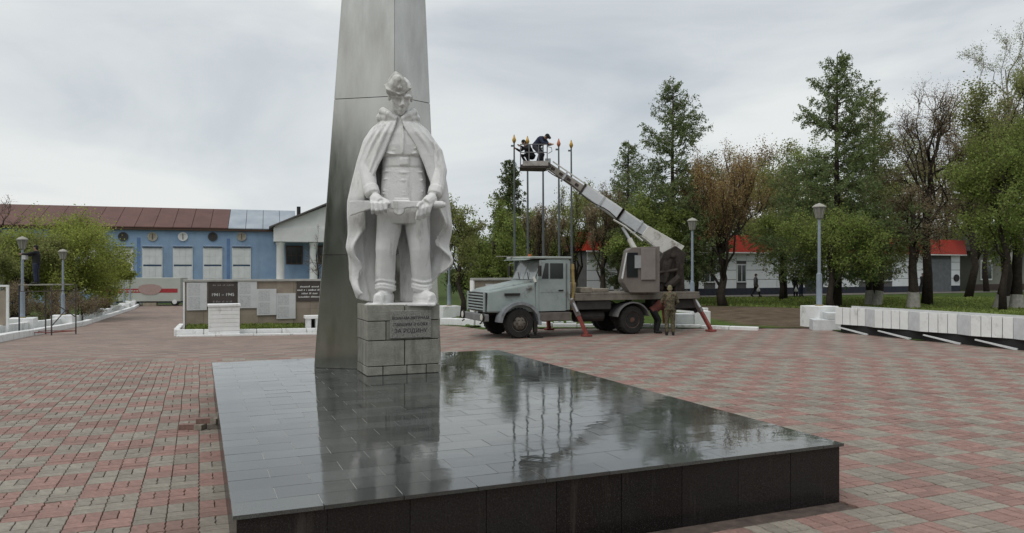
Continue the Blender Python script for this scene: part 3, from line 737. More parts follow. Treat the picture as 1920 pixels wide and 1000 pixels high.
# diagonal swags over the shoulders, turned-up collar
for x0, z0, x1, z1, x2, z2, r_ in ((-.14, 2.97, -.33, 2.62, -.52, 2.1, .035), (-.24, 2.95, -.46, 2.6, -.66, 2.12, .03), (-.34, 2.93, -.56, 2.6, -.72, 2.2, .028),
                                  (.14, 2.97, .40, 2.65, .60, 2.2, .034), (.26, 2.95, .52, 2.65, .70, 2.2, .028)):
    def yf(x, z): 
        cx, rx = (lerp_tab(XL, z) + lerp_tab(XR, z)) / 2, (lerp_tab(XR, z) - lerp_tab(XL, z)) / 2
        q = min(.98, abs((x - cx) / rx)); return -lerp_tab(YF, z) * math.sqrt(1 - q * q) + .005
    cp.tube([(x0, yf(x0, z0), z0), ((x0 + x1) / 2 - .01, yf((x0 + x1) / 2, (z0 + z1) / 2) , (z0 + z1) / 2), (x1, yf(x1, z1), z1), (x2, yf(x2, z2), z2)], [.02, r_, r_ * 1.1, .015], 8)
for s_ in (-1, 1):
    cp.tube([(s_ * .05 - .03, -.25, 3.02), (s_ * .16 - .03, -.23, 3.10), (s_ * .25 - .04, -.13, 3.17), (s_ * .27 - .04, .04, 3.18), (s_ * .19 - .03, .17, 3.16), (-.03, .21, 3.15)], [.035, .065, .075, .07, .065, .065], 10)
    cp.tube([(s_ * .05 - .03, -.25, 3.0), (s_ * .19 - .03, -.2, 3.05), (s_ * .29 - .04, -.06, 3.08), (s_ * .29 - .04, .1, 3.08)], [.03, .065, .085, .08], 10)
remesh(cp.build('cape', M_stat, st), .0135, 2)
# gun held across the thighs
gn = MB()
gn.prism([(-.80, 1.42), (-.81, 1.66), (-.5, 1.665), (-.3, 1.66), (-.3, 1.57), (-.48, 1.53)], -.52, -.43)
gn.prism([(-.34, 1.56), (-.34, 1.67), (.30, 1.665), (.32, 1.58), (.0, 1.54)], -.53, -.42)
gn.tube([(.28, -.475, 1.625), (.56, -.46, 1.62), (.74, -.45, 1.615)], [.05, .05, .04], 12)
gn.tube([(.56, -.458, 1.62), (.70, -.449, 1.615)], [.065, .06], 10)
M_ = Matrix.Rotation(R(90), 4, 'X').to_3x3()
gn.lathe([(.05, -.05), (.095, -.05), (.10, 0), (.095, .05), (.05, .05)], 16, (-.02, -.475, 1.53), M_)
gn.tube([(-.1, -.475, 1.7), (.15, -.475, 1.70)], .022, 8)
remesh(gn.build('gun', M_stat, st), .011, 2)
# ================================================================ blue building with red roof (far left)
M_blue = mat('blue_plaster', (0.20, 0.295, 0.43), 0.9, col2=(0.27, 0.375, 0.51), scale=.35, bump=.2, spec=.15, dirt=((.17, .20, .25), .52, .74, .5, (1, 1, .3), .6))
M_bdark = mat('blue_plaster_stain', (0.12, 0.2, 0.36), 0.9, var=.2, scale=.5)
M_rroof = mat('red_brown_roofing', (0.10, 0.05, 0.043), 0.6, col2=(0.142, 0.07, 0.058), scale=.5, island=.08, spec=.3)
M_groof = mat('galvanised_roofing', (0.26, 0.30, 0.34), 0.5, col2=(0.36, 0.40, 0.44), scale=.4, spec=.4)
M_bwhite = mat('white_masonry', (0.56, 0.57, 0.56), 0.85, col2=(0.68, 0.69, 0.68), scale=.5, spec=.2)
M_pane = mat('window_glass', (0.03, 0.035, 0.04), 0.08, var=.2, spec=.6)
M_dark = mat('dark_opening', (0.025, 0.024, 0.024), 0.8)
M_brown = mat('brown_wood', (0.085, 0.05, 0.035), 0.7)
M_shut = mat('white_shutter', (0.56, 0.58, 0.58), 0.6, col2=(0.66, 0.68, 0.68), scale=1, spec=.3)
BC = (at(515, 106), 106.0); BA = R(18); BZ = -2.3
bl = thing('palace_building', 'long pale blue building with white portico and red brown roof', 'building', (*BC, BZ), BA)
def b_t(px, y=0.0):
    c, s_ = math.cos(BA), math.sin(BA); r = (px - 960) / F
    ox, oy = BC[0] - s_ * y, BC[1] + c * y
    return (r * oy - ox) / (c - s_ * r)
def b_z(py, x, y=0.0):
    d = BC[1] + x * math.sin(BA) + y * math.cos(BA); return zz(py, d) - BZ
EV = 10.25
MB().box(-60, 20, 0, 14, -.2, EV).build('wall', M_blue, bl)
x_join = b_t(428)
for x0, x1, m in ((-60, x_join, M_rroof), (x_join, 3, M_groof)):
    n = max(1, round((x1 - x0) / 2.3)); w = (x1 - x0) / n
    for k in range(n):
        a, c = x0 + k * w + .03, x0 + (k + 1) * w - .03
        MB().hexa([(a, -.6, EV - .05), (c, -.6, EV - .05), (c, 7, EV + 3.1), (a, 7, EV + 3.1), (a, -.6, EV + .07), (c, -.6, EV + .07), (c, 7, EV + 3.22), (a, 7, EV + 3.22)]).build('roof_sheet', m, bl)
    MB().hexa([(x0, 14.6, EV - .05), (x0, 7, EV + 3.1), (x1, 7, EV + 3.1), (x1, 14.6, EV - .05), (x0, 14.6, EV + .05), (x0, 7, EV + 3.22), (x1, 7, EV + 3.22), (x1, 14.6, EV + .05)]).build('roof', m, bl)
MB().box(-60, 0, -.5, -.02, EV - .35, EV - .08).build('eaves_board', M_brown, bl)
win_px = [120, 176, 231, 286, 343, 399, 453]
for px in win_px:
    x = b_t(px); w = 1.12; z0, z1 = b_z(545, x), b_z(463, x); zm = b_z(498, x)
    wd = MB().box(x - w - .12, x + w + .12, -.10, -.003, z0 - .1, z1 + .1).build('window', M_bwhite, bl)
    for a, c in ((z0, zm - .12), (zm + .12, z1 - .18)):
        for i in range(3):
            for j in range(2):
                hx = 2 * w / 3; hz = (c - a) / 2
                MB().box(x - w + i * hx + .025, x - w + (i + 1) * hx - .025, -.135, -.102, a + j * hz + .025, a + (j + 1) * hz - .025).build('shutter_panel', M_shut, wd)
    MB().box(x - w, x + w, -.13, -.104, zm - .10, zm + .10).build('transom', mat('dark_blue_bar', (.03, .06, .11), .6), wd)
    MB().box(x - w - .1, x + w + .1, -.3, -.104, z1 - .12, z1 + .06).build('lintel', mat('dark_blue_bar', (.03, .06, .11), .6), wd)
    zc = b_z(444, x); M_ = Matrix.Rotation(R(90), 4, 'X').to_3x3()
    k = win_px.index(px)
    md = MB().lathe([(.62, 0), (.62, .14), (.44, .14), (.44, .05)], 20, (x, -.002, zc), M_).build('roundel', [mat('roundel_tan', (.33, .31, .26), .8, var=.25), M_bwhite, mat('roundel_dark', (.05, .05, .05), .8)][k % 3], bl)
    MB().box(x - .04, x + .04, -.16, -.145, zc - .4, zc + .4).build('roundel_bar', M_brown, md)
for px in (262, 430):
    x = b_t(px); MB().box(x - .35, x + .1, -.02, -.001, .5, EV - 1.4).build('stain_strip', M_bdark, bl)
# portico
PF = -4.0
x0 = b_t(513, PF); x1 = x0 + 21.5; zt, ze = b_z(427, x0, PF), b_z(453, x0, PF); ap = (x0 + x1) / 2; za = zt + 5.0
por = MB().prism([(x0, zt), (x1, zt), (x1 - .3, zt + .35), (ap, za - .35), (x0 + .3, zt + .35)], PF + .25, PF + .6).build('gable', M_bwhite, bl)
MB().box(x0, x1, PF, 0, ze, zt).build('entablature', M_bwhite, bl)
for s_ in (0, 1):
    xa, xb = (x0 - .6, ap) if s_ == 0 else (x1 + .6, ap)
    MB().hexa([(xa, PF - .5, zt - .1), (xb, PF - .5, za), (xb, 7, za), (xa, 7, zt - .1), (xa, PF - .5, zt + .12), (xb, PF - .5, za + .22), (xb, 7, za + .22), (xa, 7, zt + .12)] if s_ == 0 else
              [(xb, PF - .5, za), (xa, PF - .5, zt - .1), (xa, 7, zt - .1), (xb, 7, za), (xb, PF - .5, za + .22), (xa, PF - .5, zt + .12), (xa, 7, zt + .12), (xb, 7, za + .22)]).build('gable_roof', mat('dark_eaves', (.10, .09, .085), .7), bl)
for i in range(5):
    xc = x0 + .9 + i * (21.5 - 1.8) / 4.45
    MB().lathe([(.66, 0), (.66, .3), (.56, .45), (.52, ze - .5), (.62, ze - .3), (.66, ze)], 18, (xc, PF + .8, 0)).build('column', M_bwhite, bl, smooth=True)
MB().box(x0, x1, PF - .6, 0, -.3, .4).build('porch_floor', M_bwhite, bl)
for px in (552, 612):
    x = b_t(px, -.2); wn_ = MB().box(x - 1.15, x + 1.15, -.14, -.003, b_z(496, x), b_z(461, x)).build('window', M_brown, bl)
    for i in range(3):
        for j in range(2):
            hz = (b_z(461, x) - b_z(496, x) - .3) / 2
            MB().box(x - 1.0 + i * .68, x - 1.0 + i * .68 + .58, -.17, -.142, b_z(496, x) + .12 + j * hz, b_z(496, x) + .04 + (j + 1) * hz).build('pane', M_pane, wn_)
MB().tube([(b_t(560, 5), 5, EV + 2), (b_t(560, 5), 5, EV + 3.7)], .28, 8).build('chimney', M_dark, bl)

# ================================================================ white shop with red fascia
M_panel = mat('white_cladding', (0.62, 0.65, 0.67), 0.45, col2=(0.72, 0.75, 0.77), scale=.6, island=.06, spec=.4)
M_redf = mat('red_fascia', (0.38, 0.035, 0.02), 0.5, var=.15, scale=.5, spec=.3)
M_navy = mat('navy_plinth', (0.018, 0.022, 0.035), 0.6, var=.3)
M_steelp = mat('galvanised_post', (0.30, 0.33, 0.36), 0.5, metal=.4, var=.1)
SO = (at(1300, 59), 59.0); shop = thing('shop_building', 'single storey white clad shop with red fascia and dark blue base', 'building', (*SO, .12), TH)
SH = 3.55; X0, X1 = -9.5, 30.4
MB().box(X0 + .02, X1 - .02, .03, 12, -.1, SH).build('wall', mat('shop_core', (.1, .1, .1), .9), shop)
MB().box(X0, X1, -.04, .03, -.1, .62).build('base_strip', M_navy, shop)
MB().box(X1 - .03, X1 + .02, .03, 12, -.1, .62).build('base_strip', M_navy, shop)
op = [(1.0, 2.1, 1.1, 2.8), (4.2, 5.2, 1.1, 2.6), (11.4, 13.4, -.05, 2.9), (17.6, 18.8, 1.1, 2.9), (20.3, 21.6, 1.1, 2.9), (26.4, 29.2, -.05, 3.1)]
xc = X0
cols = []
marks = sorted([X0, X1] + [o_[0] for o_ in op] + [o_[1] for o_ in op])
for a, c in zip(marks, marks[1:]):
    blocked = next((o_ for o_ in op if abs(o_[0] - a) < 1e-6), None)
    n = max(1, round((c - a) / 2.6)); w = (c - a) / n
    for k in range(n):
        for z0, z1 in ((.62, 1.34), (1.34, 2.10), (2.10, 2.84), (2.84, SH)):
            if blocked and z1 > blocked[2] + .1 and z0 < blocked[3] - .1: continue
            MB().box(a + k * w + .012, a + (k + 1) * w - .012, -.03 + (.0 if a < 8.4 else .004), .028, z0 + .02, z1 - .02).build('cladding_panel', M_panel, shop)
for z0, z1 in ((.62, 1.34), (1.34, 2.10), (2.10, 2.84), (2.84, SH)):
    for k in range(4): MB().box(X1 - .02, X1 + .03, .05 + k * 3, 3.0 + k * 3, z0 + .02, z1 - .02).build('cladding_panel', M_panel, shop)
for i, (a, c, z0, z1) in enumerate(op):
    if z0 > 0:
        w_ = MB().box(a + .02, c - .02, -.06, .029, z0, z1).build('window', M_whiteg, shop)
        MB().box(a + .1, c - .1, -.065, -.061, z0 + .1, z1 - .1).build('pane', M_pane, w_)
        MB().box((a + c) / 2 - .03, (a + c) / 2 + .03, -.075, -.066, z0 + .1, z1 - .1).build('mullion', M_whiteg, w_)
    elif i == 2:
        d_ = MB().box(a + .02, c - .02, -.05, .029, 0, z1).build('door', mat('dark_door', (.03, .03, .032), .5), shop)
        MB().box(a + .15, a + .95, -.055, -.051, .3, z1 - .2).build('pane', M_pane, d_); MB().box(a + 1.05, c - .15, -.055, -.051, .3, z1 - .2).build('pane', M_pane, d_)
        MB().tube([(a + .98, -.10, .9), (a + .98, -.10, 1.3)], .02, 6).build('handle', M_steelp, d_)
    else:
        d_ = MB().box(a + .02, c - .02, -.05, .029, 0, z1).build('roller_shutter', mat('grey_shutter', (.12, .13, .14), .5, var=.2), shop)
        for k in range(14): MB().box(a + .05, c - .05, -.07, -.052, .1 + k * .21, .26 + k * .21).build('slat', mat('grey_shutter', (.12, .13, .14)), d_)
nfs = 14
for k in range(nfs):
    a, c = X0 - .3 + k * (X1 - X0 + .6) / nfs, X0 - .3 + (k + 1) * (X1 - X0 + .6) / nfs
    MB().hexa([(a + .01, -.5, SH + .005), (c - .01, -.5, SH + .005), (c - .01, 1.2, SH + .005), (a + .01, 1.2, SH + .005), (a + .01, -.3, SH + 1.35), (c - .01, -.3, SH + 1.35), (c - .01, 1.2, SH + 1.45), (a + .01, 1.2, SH + 1.45)]).build('fascia_panel', M_redf, shop)
MB().box(X0 - .3, X1 + .3, 1.22, 12.2, SH + .01, SH + 1.2).build('roof', mat('shop_roof', (.10, .04, .035), .7), shop)
MB().box(X0 - .3, X1 + .3, -.52, -.42, SH - .09, SH).build('gutter', M_bwhite, shop)
for x in (8.6, 25.4): MB().tube([(x, -.6, -.1), (x, -.6, SH)], .06, 8).build('downpipe', M_shut, shop)
M_ = Matrix.Rotation(R(90), 4, 'X').to_3x3()
MB().lathe([(.34, 0), (.34, .1), (.2, .12)], 16, (29.85, -.04, 1.35), M_).build('vent', M_dark, shop)
sg = MB().box(.1, 2.4, -.56, -.505, SH + .15, SH + .95).build('sign_board', mat('sign_grey', (.16, .13, .12), .6), shop)
for a, c, z0, z1 in ((.08, 2.42, SH + .93, SH + .98), (.08, 2.42, SH + .12, SH + .17), (.06, .12, SH + .12, SH + .98), (2.38, 2.44, SH + .12, SH + .98)):
    MB().box(a, c, -.59, -.562, z0, z1).build('sign_frame', M_bwhite, sg)
for k, (w_, zc) in enumerate(((1.5, .72), (1.0, .5), (1.3, .3))):
    r_ = random.Random(k); x = 1.25 - w_ / 2
    while x < 1.25 + w_ / 2:
        q = r_.uniform(.05, .14); MB().box(x, x + q, -.575, -.562, SH + zc - .05, SH + zc + .06).build('sign_mark', M_bwhite, sg); x += q + .04

# older building to the right of the shop, and a block of flats beyond the trees
M_old = mat('greenish_plaster', (0.15, 0.155, 0.13), 0.9, col2=(0.22, 0.22, 0.19), scale=.4)
ol = thing('old_house', 'drab greenish single storey house with white framed windows behind trees', 'house', (at(1822, 74), 74, .1), TH)
MB().box(0, 26, 0, 10, -.2, 4.1).build('wall', M_old, ol)
MB().prism([(-.8, 4.0), (27, 4.0), (24, 6.6), (2, 6.6)], -.8, 10.8).build('roof', mat('slate_grey_roof', (.13, .13, .13), .8), ol)
MB().box(-.1, 26, -.08, -.003, -.2, .7).build('base_strip', mat('brown_base', (.07, .05, .045), .9), ol)
for k in range(7):
    w_ = MB().box(1.2 + k * 3.4, 2.9 + k * 3.4, -.08, -.003, 1.1, 3.1).build('window', M_bwhite, ol)
    for j in range(2): MB().box(1.32 + k * 3.4 + j * .78, 2.0 + k * 3.4 + j * .78, -.10, -.082, 1.25, 2.95).build('pane', M_pane, w_)
fl = thing('flats_block', 'pale block of flats half hidden beyond the brown tree', 'building', (at(1480, 120), 120, 0), R(12))
MB().box(0, 45, 0, 12, -.2, 9.2).build('wall', mat('pale_render', (.36, .37, .36), .9, var=.1, scale=.3), fl)
MB().box(-.4, 45.4, -.4, 12.4, 9.2, 9.8).build('roof', M_bwhite, fl)
for r_ in range(3):
    for k in range(14):
        w_ = MB().box(1.2 + k * 3.1, 2.9 + k * 3.1, -.06, -.003, 1.0 + r_ * 2.9, 2.6 + r_ * 2.9).build('window', M_bwhite, fl)
        MB().box(1.32 + k * 3.1, 2.78 + k * 3.1, -.08, -.062, 1.1 + r_ * 2.9, 2.5 + r_ * 2.9).build('pane', M_pane, w_)

# ================================================================ pale trailer before the blue building
TY = 91.0; tx0, tx1 = at(178, TY), at(334, TY)
tr = thing('trailer', 'long pale trailer with a red stripe parked before the blue building', 'trailer', (tx0, TY, -2.2), R(4))
TL = tx1 - tx0
MB().box(0, TL, 0, 2.4, .55, 3.45).build('body', mat('trailer_paint', (.33, .35, .32), .6, col2=(.40, .42, .38), scale=.3), tr, bevel=.05)
rs = MB().box(.8, TL - .35, -.02, -.003, 1.62, 2.12).build('red_stripe', mat('stripe_red', (.30, .03, .035), .5), tr)
r_ = random.Random(3); x = 2.0
while x < 6.1:
    q = r_.uniform(.08, .26); MB().box(x, x + q, -.03, -.021, 1.76, 1.96).build('stripe_mark', mat('stripe_pale', (.4, .3, .28), .6), rs); x += q + .08
pt = [(6.5 + 1.35 * math.cos(a) * (1 + .08 * math.sin(3 * a)), 2.02 + .72 * math.sin(a) * (1 + .1 * math.cos(2 * a))) for a in [i * math.pi / 14 for i in range(28)]]
MB().prism(pt, -.055, -.022).build('emblem', mat('faded_pink', (.33, .235, .215), .8, var=.08), tr)
for x in (4.6, TL - .7):
    wh = MB().lathe([(.3, 0), (.46, 0), (.5, .06), (.5, .3), (.46, .36), (.3, .36)], 18, (x, .4, .5), Matrix.Rotation(R(90), 4, 'X').to_3x3()).build('wheel', mat('tyre_rubber', (.022, .021, .02), .85, var=.3, scale=8), tr)
    MB().lathe([(.08, -.02), (.28, 0), (.28, .1)], 14, (x, .06, .5), Matrix.Rotation(R(90), 4, 'X').to_3x3()).build('rim', M_whiteg, wh)
MB().box(.2, TL - .2, .3, 2.1, .38, .55).build('chassis', M_dark, tr)
MB().box(5.6, 7.2, .1, .5, 0, .4).build('support_block', mat('tan_block', (.30, .26, .2), .9), tr)

# ================================================================ memorial beds, walls and panels
M_trav = mat('travertine', (0.24, 0.20, 0.155), 0.8, col2=(0.33, 0.28, 0.225), scale=1.6, island=.10, spec=.25)
M_dpan = mat('dark_brown_panel', (0.060, 0.050, 0.046), 0.5, var=.2, scale=3)
M_letw = mat('white_lettering', (0.72, 0.72, 0.70), 0.6, var=.03)
def list_mat():
    m = bpy.data.materials.new('name_list_print'); m.use_nodes = True; nt = m.node_tree; lk = nt.links.new; b = nt.nodes['Principled BSDF']; b.inputs['Roughness'].default_value = .5
    tc = nt.nodes.new('ShaderNodeTexCoord'); br = nt.nodes.new('ShaderNodeTexBrick')
    mp = nt.nodes.new('ShaderNodeMapping'); mp.inputs['Rotation'].default_value = (R(-90), 0, 0); lk(tc.outputs['Object'], mp.inputs['Vector'])
    br.inputs['Scale'].default_value = 1; br.inputs['Brick Width'].default_value = .36; br.inputs['Row Height'].default_value = .034; br.inputs['Mortar Size'].default_value = .010; br.inputs['Mortar Smooth'].default_value = .2
    br.inputs['Color1'].default_value = (.20, .20, .21, 1); br.inputs['Color2'].default_value = (.34, .34, .35, 1); br.inputs['Mortar'].default_value = (.55, .56, .56, 1)
    lk(mp.outputs[0], br.inputs['Vector'])
    n = nt.nodes.new('ShaderNodeTexNoise'); n.inputs['Scale'].default_value = 22; n.inputs['Detail'].default_value = 3; lk(tc.outputs['Object'], n.inputs['Vector'])
    g_ = nt.nodes.new('ShaderNodeMapRange'); g_.inputs[1].default_value = .42; g_.inputs[2].default_value = .55; lk(n.outputs['Fac'], g_.inputs[0])
    mx = nt.nodes.new('ShaderNodeMixRGB'); lk(g_.outputs[0], mx.inputs[0]); mx.inputs[1].default_value = (.5, .51, .51, 1); lk(br.outputs['Color'], mx.inputs[2]); lk(mx.outputs[0], b.inputs['Base Color'])
    return m
M_list = list_mat(); M_board = mat('white_board', (0.54, 0.55, 0.55), 0.5, var=.05)
def mem_wall(origin, length, z0, name_label, wh=2.02):
    w = thing('memorial_wall', name_label, 'memorial wall', (*origin, z0), TH)
    MB().box(.01, length - .01, .03, .30, -.5, wh - .02).build('core', M_joint, w)
    n = max(2, round(length / .82)); tw = length / n; th_ = wh / 3
    for j in range(3):
        for k in range(n):
            MB().box(k * tw + .004, (k + 1) * tw - .004, 0 + rg.uniform(-.004, .004), .03, j * th_ + .004, (j + 1) * th_ - .004).build('stone_tile', M_trav, w)
    MB().box(-.06, length + .06, -.09, .36, wh, wh + .10).build('coping', mat('coping_grey', (.36, .355, .33), .8, var=.15), w, bevel=.01)
    MB().box(-.07, -.002, -.05, .34, -.4, wh).build('end_post', M_white, w)
    return w
# bed 1 (left of the monument)
K1 = (-14.2, 32.5)
bz = gz(*uv2w(4, 1, K1))
def bed_pt(u, v): return uv2w(u, v, K1)
wall_o = bed_pt(-.05, 1.9)
dW = wall_o[1] + 2
mw = mem_wall(wall_o, 9.6, bz + .42, 'left memorial wall of tan stone with white name lists and dark panels')
def wpx(px):
    r = (px - 960) / F; ox, oy = wall_o; return (r * oy - ox) / (CU - SU * r)
def wz(py, x): return zz(py, wall_o[1] + x * SU) - (bz + .42)
def pan(px0, px1, py0, py1, m, nm, y0=-.05, y1=-.006):
    a, c = wpx(px0), wpx(px1); xm = (a + c) / 2
    return MB().box(a, c, y0, y1, wz(py1, xm), wz(py0, xm)), (a, c, wz(py1, xm), wz(py0, xm))
for px0, px1, py0, py1, s_ in ((350, 388, 530, 582, 0), (446, 481.5, 528, 578, 0), (481.5, 518, 542, 591, .022), (518, 554, 550, 598, 0)):
    b_, q = pan(px0, px1, py0, py1, M_board, '', -.06 - s_, -.006 - s_)
    lp_ = b_.build('name_list', M_board, mw, bevel=.004)
    a, c, z0, z1 = q
    zmid = (z0 + z1) / 2
    for za_, zb_ in ((z0 + .07, zmid - .03), (zmid + .05, z1 - .07)):
        MB().box(a + .07, a + (c - a) * .66, -.063 - s_, -.0605 - s_, za_, zb_).build('print', M_list, lp_)
b_, q = pan(390.5, 444.5, 528, 577, M_dpan, '')
dp = b_.build('dark_panel', M_dpan, mw)
a, c, z0, z1 = q
text_mesh('lettering', '1941 – 1945', .20, M_letw, dp, ((a + c) / 2, -.053, z1 - .62), (R(90), 0, 0), .004)
M_dim = mat('dim_lettering', (.26, .25, .24), .6)
def script(par, xm, z, wdt, hgt, m, seed, y=-.054):
    r_ = random.Random(seed); x = xm - wdt / 2
    while x < xm + wdt / 2 - .02:
        q_ = r_.uniform(.03, .075); hh = hgt * r_.uniform(.55, 1)
        if r_.random() < .16: x += .06
        MB().hexa([(x, y - .003, z), (x + q_ * .5, y - .003, z), (x + q_ * .5, y + .002, z), (x, y + .002, z), (x + q_ * .25, y - .003, z + hh), (x + q_ * .75, y - .003, z + hh), (x + q_ * .75, y + .002, z + hh), (x + q_ * .25, y + .002, z + hh)]).build('script_stroke', m, par)
        x += q_ * .9
script(dp, (a + c) / 2, z1 - .98, .85, .10, M_dim, 1); script(dp, (a + c) / 2, z1 - .2, 1.0, .06, M_dim, 2)
b_, q = pan(556, 604, 526, 565, M_dpan, '')
dp = b_.build('dark_panel', M_dpan, mw); a, c, z0, z1 = q
for k, wd in enumerate((.9, 1.15, .75, 1.05)): script(dp, (a + c) / 2, z1 - .34 - k * .165, wd, .085, M_letw, 10 + k)
# grass bed in front of the wall
gb = MB(); gu = [-.0 + i * .5 for i in range(22)]
gb.add([(*bed_pt(u, v), gz(*bed_pt(u, v)) + zc) for v, zc in ((.12, .10), (.8, .22), (1.9, .42), (4.2, .42), (4.25, -.1)) for u in gu], [(j * 22 + i, j * 22 + i + 1, (j + 1) * 22 + i + 1, (j + 1) * 22 + i) for j in range(4) for i in range(21)])
tag(gb.build('flower_bed', M_grass, smooth=True), kind='structure')
kerb_line(bed_pt(-.35, 0), bed_pt(10.6, 0), .28, .26, 1.1)
kerb_line(bed_pt(-.35, -.45), bed_pt(10.6, -.45), .07, .5, 1.6)
kerb_line(bed_pt(-.35, .2), bed_pt(-.35, 9.5), .30, .24, 1.2)
# white boarded block with horizontal boards, and a small slotted bench
u0, u1 = [(lambda px, v: ((px - 960) / F * bed_pt(0, v)[1] - bed_pt(0, v)[0]) / (CU - SU * (px - 960) / F))(px, -.2) for px in (391, 449)]
px_, py_ = bed_pt(u0, -.5)
wb = thing('white_block', 'white slatted box stand in front of the dark dated panel', 'stand', (px_, py_, gz(px_, py_)), TH)
W = u1 - u0; HB = 1.32
MB().box(.04, W - .04, .04, .86, -.05, HB - .03).build('core', M_whiteg, wb)
for k in range(7): MB().box(0, W, 0, .05, .03 + k * .178, .20 + k * .178).build('slat', M_white, wb, bevel=.008)
for k in range(7):
    for x in (0, W - .04): MB().box(x - .002, x + .042, .052, .9, .03 + k * .178, .20 + k * .178).build('slat', M_white, wb, bevel=.008)
MB().box(-.04, W + .04, -.04, .92, HB - .05, HB + .05).build('top_board', M_white, wb, bevel=.01)
u0 = wpx(564); px_, py_ = bed_pt(u0, .25)
sb = thing('slotted_bench', 'low white bench end with dark upright slots beside the left memorial wall', 'bench', (px_, py_, gz(px_, py_) + .1), TH)
MB().box(-.05, 1.5, -.08, .6, .60, .74).build('seat', M_white, sb, bevel=.01)
for k in range(4): MB().box(.0 + k * .42, .22 + k * .42, 0, .5, -.05, .60).build('leg', M_white, sb, bevel=.01)
MB().box(-.02, 1.48, .42, .46, -.05, .59).build('back_board', M_dark, sb)

# bed 2 (behind the lorry)
K2 = (at(889, 31.6), 31.6)
mw2 = mem_wall(K2, 4.4, gz(*K2) + .28, 'memorial wall behind the lorry bonnet with a white end post', 1.60)
b_ = MB().box(.5, 1.3, -.06, -.006, .55, 1.45).build('name_list', M_board, mw2); MB().box(.57, 1.05, -.063, -.0605, .62, 1.38).build('print', M_list, b_)
kerb_line((at(829, 36), 36), (-.9, 30.5), .22, .26, 1.0); kerb_line((-.9, 30.5), (1.6, 29.6), .2, .26, 1.0); kerb_line((1.6, 29.6), (7.4, 29.3), .14, .26, 1.0)
kerb_line((7.4, 29.2), (9.3, 28.2), .10, .3, 1.0, zf=lambda x, y: 0.02)
# left edge of the square: two rows of white kerb
e0 = uv2w(LU, w2uv(-19.3, 28.2)[1] - 9); e1 = uv2w(LU, w2uv(-19.3, 28.2)[1] + 72)
kerb_line(e0, e1, .26, .35, 1.8); 
n0, n1 = uv2w(LU - .75, w2uv(-19.3, 28.2)[1] - 9), uv2w(LU - .75, w2uv(-19.3, 28.2)[1] + 72)
kerb_line(n0, n1, .52, .3, 1.8)

# ================================================================ lamp posts
M_lpole = mat('lamp_pole_paint', (0.24, 0.28, 0.33), 0.55, var=.12, scale=4, spec=.4)
M_lhead = mat('lamp_glass_grey', (0.20, 0.195, 0.175), 0.4, var=.15, scale=5, spec=.5)
M_lcap = mat('lamp_cap', (0.33, 0.32, 0.28), 0.6, var=.15)
def lamp(label, px, d, plinth_h, total, group=None, pw=.55, zbase=None):
    x = at(px, d); z = gz(x, d) if zbase is None else zbase
    l_ = thing('lamp_post', label, 'lamp post', (x, d, z), TH, group)
    MB().box(-pw, pw, -pw, pw, -.1, plinth_h).build('plinth_block', M_white, l_, bevel=.02)
    hz = total - .62
    MB().tube([(0, 0, plinth_h - .02), (0, 0, plinth_h + 1.25)], [.115, .11], 12).build('lower_pole', M_lpole, l_, smooth=False)
    MB().tube([(0, 0, plinth_h + 1.25), (0, 0, plinth_h + 1.3), (0, 0, hz)], [.09, .065, .055], 12).build('pole', M_lpole, l_)
    MB().tube([(0, 0, plinth_h), (0, 0, plinth_h + .05)], [.16, .16], 12).build('flange', mat('yellowed_flange', (.30, .25, .14), .8), l_)
    hd = MB().lathe([(.07, hz - .02), (.12, hz + .02), (.215, hz + .42), (.215, hz + .44)], 8, (0, 0, 0)).build('lantern', M_lhead, l_)
    MB().lathe([(.26, hz + .445), (.26, hz + .48), (.14, hz + .57), (.05, hz + .60), (.02, hz + .62)], 8, (0, 0, 0)).build('lantern_cap', M_lcap, l_)
    for k in range(8):
        a = 2 * math.pi * k / 8
        MB().tube([(.125 * math.cos(a), .125 * math.sin(a), hz + .02), (.22 * math.cos(a), .22 * math.sin(a), hz + .43)], .013, 4).build('glazing_bar', M_lcap, hd)
    return l_
lamp('lamp post beside the man on the scaffold at the left edge', 42, 36, .72, 4.65)
lamp('second lamp post from the left, in front of the green shrubs', 118, 44.5, .72, 4.65)
lamp('lamp post at the right end of the dark brown shrubs on the left', 180, 60, .72, 4.5)
lamp('left one of the three close lamp posts before the pale trailer', 215, 72, .72, 4.4)
lamp('middle one of the three close lamp posts before the pale trailer', 233, 82, .72, 4.4)
lamp('right one of the three close lamp posts before the pale trailer', 244, 89, .72, 4.4)
lamp('lamp post standing right of the soldier statue on a white block', 842, 44, .65, 4.45)
lamp('lamp post right of the lift lorry, behind its boom base', 1298, 37, .4, 4.85, zbase=.0)
lamp('tall lamp post on the white block at the start of the zigzag planters', 1536, 29.4, .86, 4.9, pw=.5, zbase=0.0)

